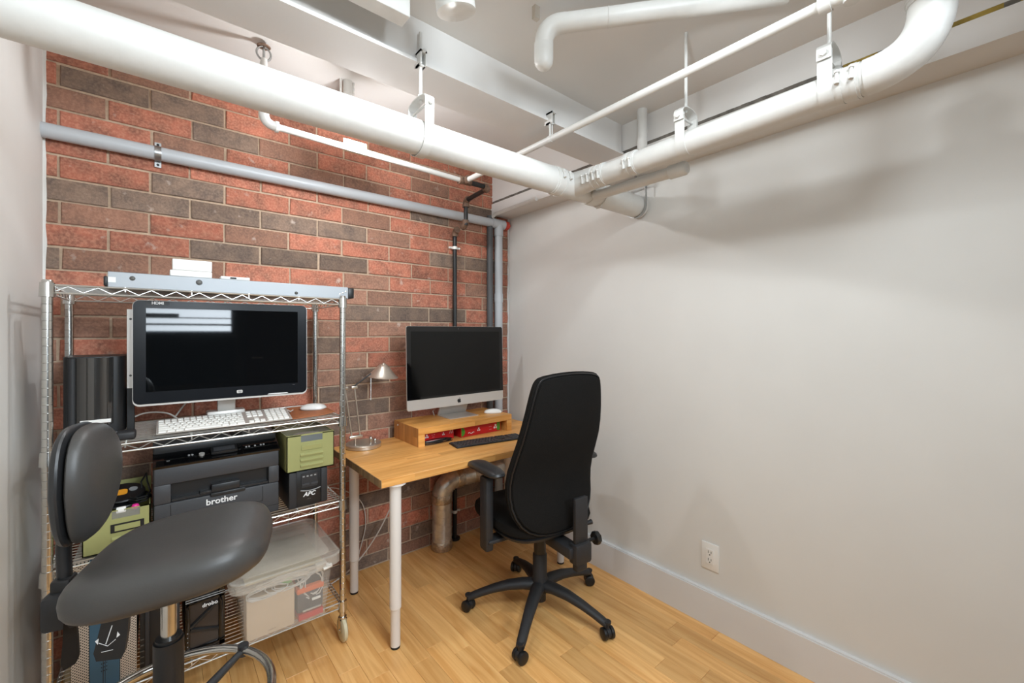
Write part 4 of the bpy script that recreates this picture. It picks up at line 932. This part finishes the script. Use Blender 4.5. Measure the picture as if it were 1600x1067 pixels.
part('white_scrawl', G().tube([(1.27+.004*i, 2.0745, DZ+.04+.01*((i*7) % 3-1)) for i in range(7)], .0012, 5), 'white_print', b)
b = red_box(1.335, 1.625, 2.055, .061, 'red carton with green ends in the right half of the riser opening', True)
petals(b, 1.585, 2.055, DZ+.03, .016); words('-- ---', .012, at(1.545, 2.0543, DZ+.036, FRONT), 'white_print', b); words('-----', .011, at(1.545, 2.0543, DZ+.02, FRONT), 'white_print', b)
petals(b, 1.46, 2.055, DZ+.03, .012); part('white_scrawl', G().tube([(1.385+.006*i, 2.0545, DZ+.018+.004*math.sin(i*1.3)) for i in range(8)], .002, 5), 'white_print', b)
rr_ = random.Random(4); pts = []
for i in range(60):
    a = i*.42; q = .35*math.sin(i*.11)
    pts.append((1.185+(.085+.012*math.sin(i*.37))*math.cos(a), 2.045+(.024+.006*math.sin(i*.53))*math.sin(a), DZ+.004+.012*(.5+.5*math.sin(i*.29))))
solo('black_cable', G().tube(pts, .0024, 6), 'cable_k', (1.185, 2.045, DZ), 'thin black cable bundled in front of the left red carton', 'cable')

# slim computer on the riser
t = thing('slim_computer', 'slim silver all-in-one computer with black screen standing on the riser', 'computer', (1.4, 2.2, RZ1))
RI = Matrix.Translation((1.372, 2.135, 1.142)) @ Matrix.Rotation(rad(1.0), 4, 'Z') @ Matrix.Rotation(rad(-1.5), 4, 'X')
iw, ih = .672, .464
IF = lambda u, v, w_: RI @ Vector((u, w_, v))
def rbot(wd, z0_, z1_, r0, r1):
    pts = []
    for cx, cy, r, a in ((wd/2-r1, z1_-r1, r1, 0), (-wd/2+r1, z1_-r1, r1, PI/2), (-wd/2+r0, z0_+r0, r0, PI), (wd/2-r0, z0_+r0, r0, 3*PI/2)):
        pts += [(cx+r*math.cos(a+PI/2*i/4), cy+r*math.sin(a+PI/2*i/4)) for i in range(5)]
    return pts
part('body', G().prism(rbot(iw, -ih/2, ih/2, .012, .012), .0, .008, IF), 'alu', t)
part('back_shell', G().pillow(rbot(iw-.006, -ih/2+.003, ih/2-.003, .02, .02), .001, .04, lambda u, v, w_: IF(u, v, .008-w_), 1.5), 'alu', t)
part('screen', G().prism(rbot(iw-.001, -ih/2+.058, ih/2-.001, .002, .012), -.002, .001, IF), 'black_gloss', t)
part('display', G().prism([(-iw/2+.026, -ih/2+.07), (iw/2-.026, -ih/2+.07), (iw/2-.026, ih/2-.03), (-iw/2+.026, ih/2-.03)], -.0024, -.001, IF), 'screen_b', t)
part('camera_dot', G().cyl(IF(.0, ih/2-.014, -.0028), IF(0, ih/2-.014, -.001), .003, n=10), 'groove', t)
ap = [(0, .0075), (.004, .009), (.008, .0088), (.0112, .0065), (.009, .004), (.0085, 0), (.0098, -.0035), (.012, -.0052), (.0095, -.0105), (.0062, -.0138), (.003, -.0130), (0, -.0124), (-.003, -.0130), (-.0062, -.0138), (-.0098, -.0098), (-.0122, -.0035), (-.0122, .002), (-.0105, .0065), (-.0075, .0088), (-.004, .009)]
z_l = -ih/2+.027
g = G().prism([(u, v+z_l) for u, v in ap], -.0012, .0004, IF).prism([(0, .0102+z_l), (.0025, .0112+z_l), (.005, .0142+z_l), (.0052, .0175+z_l), (.002, .0162+z_l), (0, .0132+z_l)], -.0012, .0004, IF)
part('logo', g, 'dark_print', t, 'black fruit shaped logo', smooth=0)
part('stand', G().prism([(.03, .045), (.055, 0), (.0, 0), (-.1, 0), (-.1, .003), (.04, .0055), (.02, .05), (.005, .14), (.018, .14)], 1.302, 1.502, lambda u, v, w_: Vector((w_, 2.215+u, RZ1+v))), 'alu', t, smooth=20)
mouse((1.615, 2.12, RZ1), rad(62), 'low white mouse on the right end of the oak riser')
part('cable_hook', G().tube([(1.285, 2.27, RZ1+.002), (1.28, 2.28, RZ1+.03), (1.3, 2.30, RZ1+.03)], .0025, 6), 'cable_w', t)
# dark keyboard
t = thing('dark_keyboard', 'dark grey keyboard lying on the desk in front of the riser', 'keyboard', (1.4, 1.89, DZ))
RK2 = Matrix.Translation((1.192, 1.872, DZ)) @ Matrix.Rotation(rad(-9.5), 4, 'Z')
part('case', G().box((0, -.0, 0), (.425, .115, .0075), .003, 2).xf(RK2), 'black', t)
km2 = {}
def key2(x, y, wk, hk):
    k = (round(wk, 4), round(hk, 4))
    if k not in km2:
        gk = G().add([(-wk/2, -hk/2, 0), (wk/2, -hk/2, 0), (wk/2, hk/2, 0), (-wk/2, hk/2, 0)] + [(sx*(wk/2-.0012), sy*(hk/2-.0012), .003) for sx, sy in ((-1,-1),(1,-1),(1,1),(-1,1))], [(4, 5, 6, 7)]+[(i, (i+1) % 4, (i+1) % 4+4, i+4) for i in range(4)])
        gk.xf(Matrix.Rotation(rad(-9.5), 4, 'Z')); km2[k] = gk.mesh('key', 'key_dark', smooth=0)
    obj('key', km2[k], t, RK2 @ Vector((x, y, .0073)) - wloc(t))
for y0_, ws in rows:
    tot = sum(ws); x = .005; sc = .262/tot; hk = .0155 if y0_ < .09 else .011
    for wk in ws: key2(x+wk*sc/2, y0_+hk/2, wk*sc-.003, hk); x += wk*sc
for cx0, cols in ((.275, 3), (.342, 4)):
    for r_ in range(6):
        for c_ in range(cols):
            if cols == 3 and (r_ == 2 or (r_ == 1 and c_ != 1)): continue
            hk = .0155 if r_ < 5 else .011
            key2(cx0+c_*.0195+.0095, .004+.0187*r_+hk/2, .0165, hk)
# desk lamp
lx, ly = .835, 2.222
t = thing('desk_lamp', 'brushed steel desk lamp with a twin rod arm on the desk left end', 'lamp', (lx, ly, DZ))
part('base', G().lathe([(.085, 0), (.09, .003), (.09, .02), (.086, .024), (.07, .026), (0, .027)], (lx, ly, DZ), 40), 'steel', t)
part('dial', G().cyl((lx+.02, ly-.05, DZ+.026), (lx+.02, ly-.05, DZ+.05), .004, n=10).lathe([(0, -.008), (.007, -.005), (.009, 0), (.007, .005), (0, .008)], (lx+.02, ly-.05, DZ+.054), 12).lathe([(0, -.008), (.007, -.005), (.009, 0), (.007, .005), (0, .008)], (lx+.045, ly-.045, DZ+.04), 12).cyl((lx+.045, ly-.045, DZ+.026), (lx+.045, ly-.045, DZ+.04), .004, n=10), 'chrome', t)
Y0 = ly-.035; bx = lx-.055
part('stem', G().cyl((bx, Y0, DZ+.024), (bx, Y0, DZ+.065), .0045, n=10).box((bx-.031, Y0-.008, DZ+.06), (bx+.036, Y0+.008, DZ+.075), .003), 'steel', t)
for k, (xa, xb) in enumerate(((bx-.018, .729), (bx+.024, .776))):
    part('arm_rod', G().cyl((xa, Y0, DZ+.07), (xb, Y0, 1.055), .0042, n=10), 'steel', t)
    part('arm_joint', G().box((xb-.017, Y0-.008, 1.05), (xb+.014, Y0+.008, 1.064), .003), 'steel', t)
part('head_arm', G().cyl((.76, Y0, 1.054), (.862, Y0, 1.122), .0038, n=10), 'blackmat', t)
part('shade', G().lathe([(.013, .066), (.018, .064), (.03, .054), (.05, .03), (.07, .008), (.082, 0), (.08, -.002), (.068, .005), (.048, .027), (.028, .05)], (.925, Y0, 1.103), 36, (.06, -.10, 1)), 'steel', t)
part('shade_lining', G().lathe([(.0, -.006), (.05, -.004), (.072, .002)], (.925, Y0, 1.103), 30, (.06, -.10, 1)), 'cream_in', t, 'cream inside of the shade')
part('shade_knob', G().lathe([(0, .074), (.006, .072), (.012, .066), (.013, .062)], (.925, Y0, 1.103), 16, (.06, -.10, 1)), 'steel', t)
part('pull_rod', G().cyl((.862, Y0, 1.10), (.857, Y0-.01, .985), .0026, n=8), 'chrome', t)
# cords
def cord(label, pts, r=.003, m='cable_w', name='white_cable'):
    P_ = [Vector(p) for p in pts]; out = []
    for i in range(len(P_)-1):
        a = P_[max(i-1, 0)]; b = P_[i]; c = P_[i+1]; d = P_[min(i+2, len(P_)-1)]
        for k in range(6):
            s = k/6; out.append(.5*((2*b)+(c-a)*s+(2*a-5*b+4*c-d)*s*s+(3*b-a-3*c+d)*s**3))
    out.append(P_[-1])
    solo(name, G().tube(out, r, 8), m, tuple(out[-1]), label, 'cord')
cord('white cord hanging slack from the desk underside down to the floor', [(1.16, 2.2, .70), (1.12, 2.22, .60), (1.02, 2.25, .40), (.93, 2.28, .22), (.82, 2.31, .08), (.70, 2.33, .012), (.60, 2.34, .004)], .0036)
cord('thin beige cord curling down the bricks behind the left desk legs', [(.60, 2.36, .52), (.74, 2.362, .50), (.87, 2.362, .40), (.90, 2.362, .26), (.86, 2.36, .1), (.84, 2.35, .006)], .0028)
cord('grey cord arching behind the white keyboard to the wide monitor', [(-.10, 2.08, ZS+.03), (-.04, 2.1, ZS+.06), (.03, 2.12, ZS+.05), (.07, 2.13, ZS+.012), (.05, 2.14, ZS+.02), (.12, 2.1, 1.11)], .003)
cord('thin white cord at the right end of the white keyboard', [(.428, 2.04, ZS+.03), (.45, 2.05, ZS+.016), (.45, 2.08, ZS+.01), (.47, 2.1, ZS+.014)], .0022)

# ------------------------------------------------------------ office chair
HX, HY = 1.42, 1.49
t = thing('office_chair', 'black fabric office chair with armrests at the oak desk', 'chair', (HX, HY, 0))
for k in range(5):
    a = rad(69+72*k); d = Vector((math.cos(a), math.sin(a), 0)); s = Vector((-d.y, d.x, 0)); H0 = Vector((HX, HY, 0))
    prof = [(.03, .125, .034), (.08, .128, .031), (.15, .122, .028), (.22, .106, .0245), (.28, .087, .022), (.32, .072, .0215), (.345, .062, .019)]
    g = G(); n = 12; vs = []
    for (r_, z, wd) in prof:
        for j in range(n):
            q = 2*PI*j/n; vs.append(H0+d*r_+s*wd*math.cos(q)+Vector((0, 0, z+wd*.8*math.sin(q))))
    g.add(vs, [(i*n+j, i*n+(j+1) % n, (i+1)*n+(j+1) % n, (i+1)*n+j) for i in range(len(prof)-1) for j in range(n)]+[tuple(range(n-1, -1, -1)), tuple((len(prof)-1)*n+j for j in range(n))])
    lg = part('base_leg', g, 'blackmat', t)
    c0 = H0+d*.345; ca = rad(69+72*k+55); cd = Vector((math.cos(ca), math.sin(ca), 0))
    cs = part('caster', G().cyl(c0+Vector((0, 0, .03)), c0+Vector((0, 0, .075)), .009, n=10).tube([c0-cd*.008+Vector((0, 0, .028)), c0+cd*.008+Vector((0, 0, .028))], .022, 14), 'blackmat', lg)
    for sg in (-1, 1):
        wv = G().lathe([(0, -.010), (.019, -.010), (.0255, -.006), (.0262, 0), (.0255, .006), (.019, .010), (0, .010)], c0+cd*sg*.018+Vector((0, 0, .0265)), 24, cd)
        wh = part('caster', wv, 'black', lg)
    part('hub_cap', G().cyl(H0+d*.345+Vector((0, 0, .07)), H0+d*.345+Vector((0, 0, .078)), .016, n=14), 'blackmat', lg)
part('hub', G().lathe([(.022, .085), (.036, .09), (.04, .12), (.04, .15), (.034, .165), (.034, .27), (.03, .275)], (HX, HY, 0), 28), 'blackmat', t)
part('gas_column', G().cyl((HX, HY, .05), (HX, HY, .41), .029, n=24), 'black', t)
RC = Matrix.Translation((HX, HY, 0)) @ Matrix.Rotation(rad(-7), 4, 'Z')
CF = lambda x, y, z: RC @ Vector((x, y, z))
part('mechanism', G().box((-.09, -.13, .395), (.09, .12, .43), .012).box((-.035, -.26, .36), (.035, -.08, .41), .01).xf(RC), 'blackmat', t)
def sup(a, b, e, n=40): return [(a*math.copysign(abs(math.cos(q))**e, math.cos(q)), b*math.copysign(abs(math.sin(q))**e, math.sin(q))) for q in [2*PI*i/n for i in range(n)]]
part('seat', G().pillow(sup(.245, .245, .55), .05, .045, lambda u, v, w_: CF(u-.012, v+.055, .475+w_+.25*max(0, -abs(v-.1)+.0)-.35*max(0, v-.16)**1.0*.3), 3.2, 8), 'fabric', t)
part('seat_shell', G().pillow(sup(.225, .225, .55), .012, .03, lambda u, v, w_: CF(u-.012, v+.055, .435+w_), 3, 6), 'blackmat', t)
# back rest: outline wide at the waist, narrower and squared at the top
half = [(.0, -.03), (.10, -.024), (.18, .01), (.226, .08), (.236, .17), (.231, .28), (.216, .42), (.196, .54), (.184, .60), (.172, .636), (.15, .654), (.08, .664), (0, .667)]
outl = half + [(-u, v) for u, v in half[-2:0:-1]]
def subd(o, k=1):
    for _ in range(k):
        o2 = []
        for i in range(len(o)):
            a, b = o[i], o[(i+1) % len(o)]; o2 += [(.75*a[0]+.25*b[0], .75*a[1]+.25*b[1]), (.25*a[0]+.75*b[0], .25*a[1]+.75*b[1])]
        o = o2
    return o
outl = subd(outl, 1)
BKY, BKZ, BKX = -.215, .475, -.03
def BF(u, v, w_):
    y = BKY + .06*math.exp(-((v-.2)/.16)**2) - .12*(v-.2) + w_ + .55*u*u*1.0
    return CF(u+BKX, y, BKZ+v*1.045)
part('back_cushion', G().pillow(outl, .062, .012, BF, 3.4, 8), 'fabric', t)
part('back_panel', G().pillow([(u*.955, .32+(v-.32)*.965) for u, v in outl], .004, .022, lambda u, v, w_: BF(u, v, w_-.006), 4.5, 8), 'fabric', t)
part('back_piping', G().tube([BF(u*.97, .32+(v-.32)*.975, -.010) for u, v in outl], .004, 6, closed=True), 'black', t)
part('back_spine', G().box((-.036, BKY-.052, .40), (.036, BKY-.03, .62), .006).box((-.046, BKY-.068, .335), (.046, BKY-.012, .425), .012).box((-.03, BKY-.055, .30), (.03, BKY-.02, .345), .008).xf(RC @ Matrix.Translation((.03, 0, 0))), 'blackmat', t)
part('recline_knob', G().lathe([(.008, -.05), (.008, 0), (.026, .002), (.03, .006), (.03, .022), (.024, .027), (0, .028)], CF(.12, BKY-.03, .41), 8, RC.to_3x3() @ Vector((1, 0, 0))), 'black', t)
part('lever', G().tube([CF(.06, -.12, .42), CF(.15, -.14, .425), CF(.20, -.145, .43)], [.006, .006, .012], 10), 'blackmat', t)
for s in (-1, 1):
    ax = s*.272-.012
    am = part('armrest', G().box((ax-.020, -.012, .36), (ax+.020, .052, .69), .010).box((min(ax, s*.1)-.01, -.02, .392), (max(ax, s*.1)+.01, .05, .412), .008).xf(RC), 'blackmat', t)
    o_ = sup(.043, .135, .6, 32)
    part('arm_pad', G().pillow(o_, .022, .016, lambda u, v, w_, ax=ax: CF(ax+u, .03+v, .722+w_-.14*max(0, v-.05)**1.0*.6), 2.8, 6), 'vinyl_dark', am, 'padded armrest top')

# ------------------------------------------------------------ saddle stool
TX, TY = .02, 1.215
t = thing('drafting_stool', 'charcoal vinyl drafting stool with a rounded back, in front of the rack', 'stool', (TX, TY, 0))
RS = Matrix.Translation((TX, TY, 0)) @ Matrix.Rotation(rad(-16), 4, 'Z')
SF = lambda x, y, z: RS @ Vector((x, y, z))
for k in range(5):
    a = rad(20+72*k); e = Vector((math.cos(a), math.sin(a), 0)); P0 = Vector((TX, TY, 0))
    lg = part('base_leg', G().tube([P0+e*.03+Vector((0, 0, .10)), P0+e*.15+Vector((0, 0, .095)), P0+e*.29+Vector((0, 0, .065))], [.026, .022, .016], 12), 'blackmat', t)
    part('caster', G().lathe([(0, -.014), (.02, -.012), (.026, -.006), (.026, .006), (.02, .012), (0, .014)], P0+e*.29+Vector((0, 0, .026)), 18, (-e.y, e.x, 0)).cyl(P0+e*.29+Vector((0, 0, .02)), P0+e*.29+Vector((0, 0, .07)), .008, n=8), 'black', lg)
part('column_cover', G().cyl((TX, TY, .08), (TX, TY, .655), .0275, n=28).cyl((TX, TY, .655), (TX, TY, .662), .024, n=28), 'black', t)
part('chrome_piston', G().cyl((TX, TY, .64), (TX, TY, .79), .0145, n=24), 'chrome', t)
FR_, FZ = .2, .485
part('foot_ring', G().tube([(TX+FR_*math.cos(q), TY+FR_*math.sin(q), FZ) for q in [2*PI*i/48 for i in range(48)]], .0105, 12, closed=True), 'chrome', t)
part('ring_collar', G().cyl((TX, TY, .44), (TX, TY, .50), .036, n=24), 'black', t)
for k in range(4):
    a = rad(38+90*k); e = Vector((math.cos(a), math.sin(a), 0))
    part('ring_spoke', G().tube([Vector((TX, TY, .46))+e*.03, Vector((TX, TY, FZ))+e*(FR_-.0)], [.013, .008], 10).tube([Vector((TX, TY, FZ-.012))+e*FR_, Vector((TX, TY, FZ+.015))+e*FR_], .013, 10), 'blackmat', t)
def seatf(u, v, w_):
    dip = .028*(1-min(1, (v/.16)**2))*(1 if w_ > 0 else .2)
    z = .838 + w_ - dip*.5 - .25*max(0, u-.15) + .11*u
    return SF(u+.02, v+.012, z)
part('seat', G().pillow(sup(.178, .17, .6, 52), .064, .058, seatf, 2.9, 11), 'vinyl', t)
part('seat_plate', G().box((-.10, -.05, .762), (.08, .07, .79), .008).xf(RS), 'black', t)
# back support
def backf(u, v, w_):
    return SF(-.172 + w_ + .5*u*u - .3*v*v + .02*v, u+.062, 1.008+v)
bo = sup(.105, .126, .72, 44); bo = [(u*(1-.3*(v < 0)*(-v/.128)), v) for u, v in bo]
part('back_cushion', G().pillow(bo, .04, .01, lambda u, v, w_: backf(u, v, w_+.012), 2.4, 8), 'vinyl', t)
part('back_shell', G().pillow([(u*1.03, v*1.03) for u, v in bo], .01, .02, lambda u, v, w_: backf(u, v, w_-.004), 3, 8), 'vinyl_dark', t, 'dark glossy back shell')
part('back_bar', G().tube([SF(-.20, .085, .98), SF(-.21, .085, .86), SF(-.205, .08, .76)], .013, 10).box((-.224, .06, .73), (-.19, .10, .80), .006, 2, RS), 'black', t)
part('back_bracket', G().box((-.232, .04, .70), (-.17, .105, .775), .01).box((-.19, .04, .745), (-.07, .09, .772), .008).xf(RS), 'blackmat', t)
part('tilt_lever', G().prism([(-.012, 0), (.012, 0), (.018, -.06), (.02, -.105), (.012, -.118), (-.012, -.118), (-.018, -.1), (-.014, -.05)], -.008, .008, lambda u, v, w_: SF(-.185+.55*u, .05+u*.6, .72+v*.85)+Vector((0, w_, 0))), 'black', t)
def lev(u, v, w_): return SF(-.098+u*.72, -.012+w_, .768+v*1.02)
pd = part('seat_lever', G().prism([(.0, .01), (.05, .01), (.046, -.06), (.038, -.105), (.03, -.118), (-.026, -.112), (-.032, -.095), (-.016, -.04)], -.006, .006, lev), 'black', t, 'black paddle lever with a white symbol')
g = G().tube([lev(-.02, -.075, -.0066), lev(.0, -.085, -.0066), lev(.018, -.075, -.0066)], .0007, 5).tube([lev(-.004, -.08, -.0066), lev(.006, -.055, -.0066), lev(.01, -.045, -.0066)], .0009, 5).tube([lev(-.014, -.095, -.0066), lev(.012, -.095, -.0066)], .0006, 5)
g.prism([(-.028, -.07), (-.02, -.066), (-.022, -.078)], -.0068, -.006, lev).prism([(.028, -.068), (.022, -.06), (.02, -.072)], -.0068, -.006, lev)
part('lever_symbol', g, 'white_print', pd)
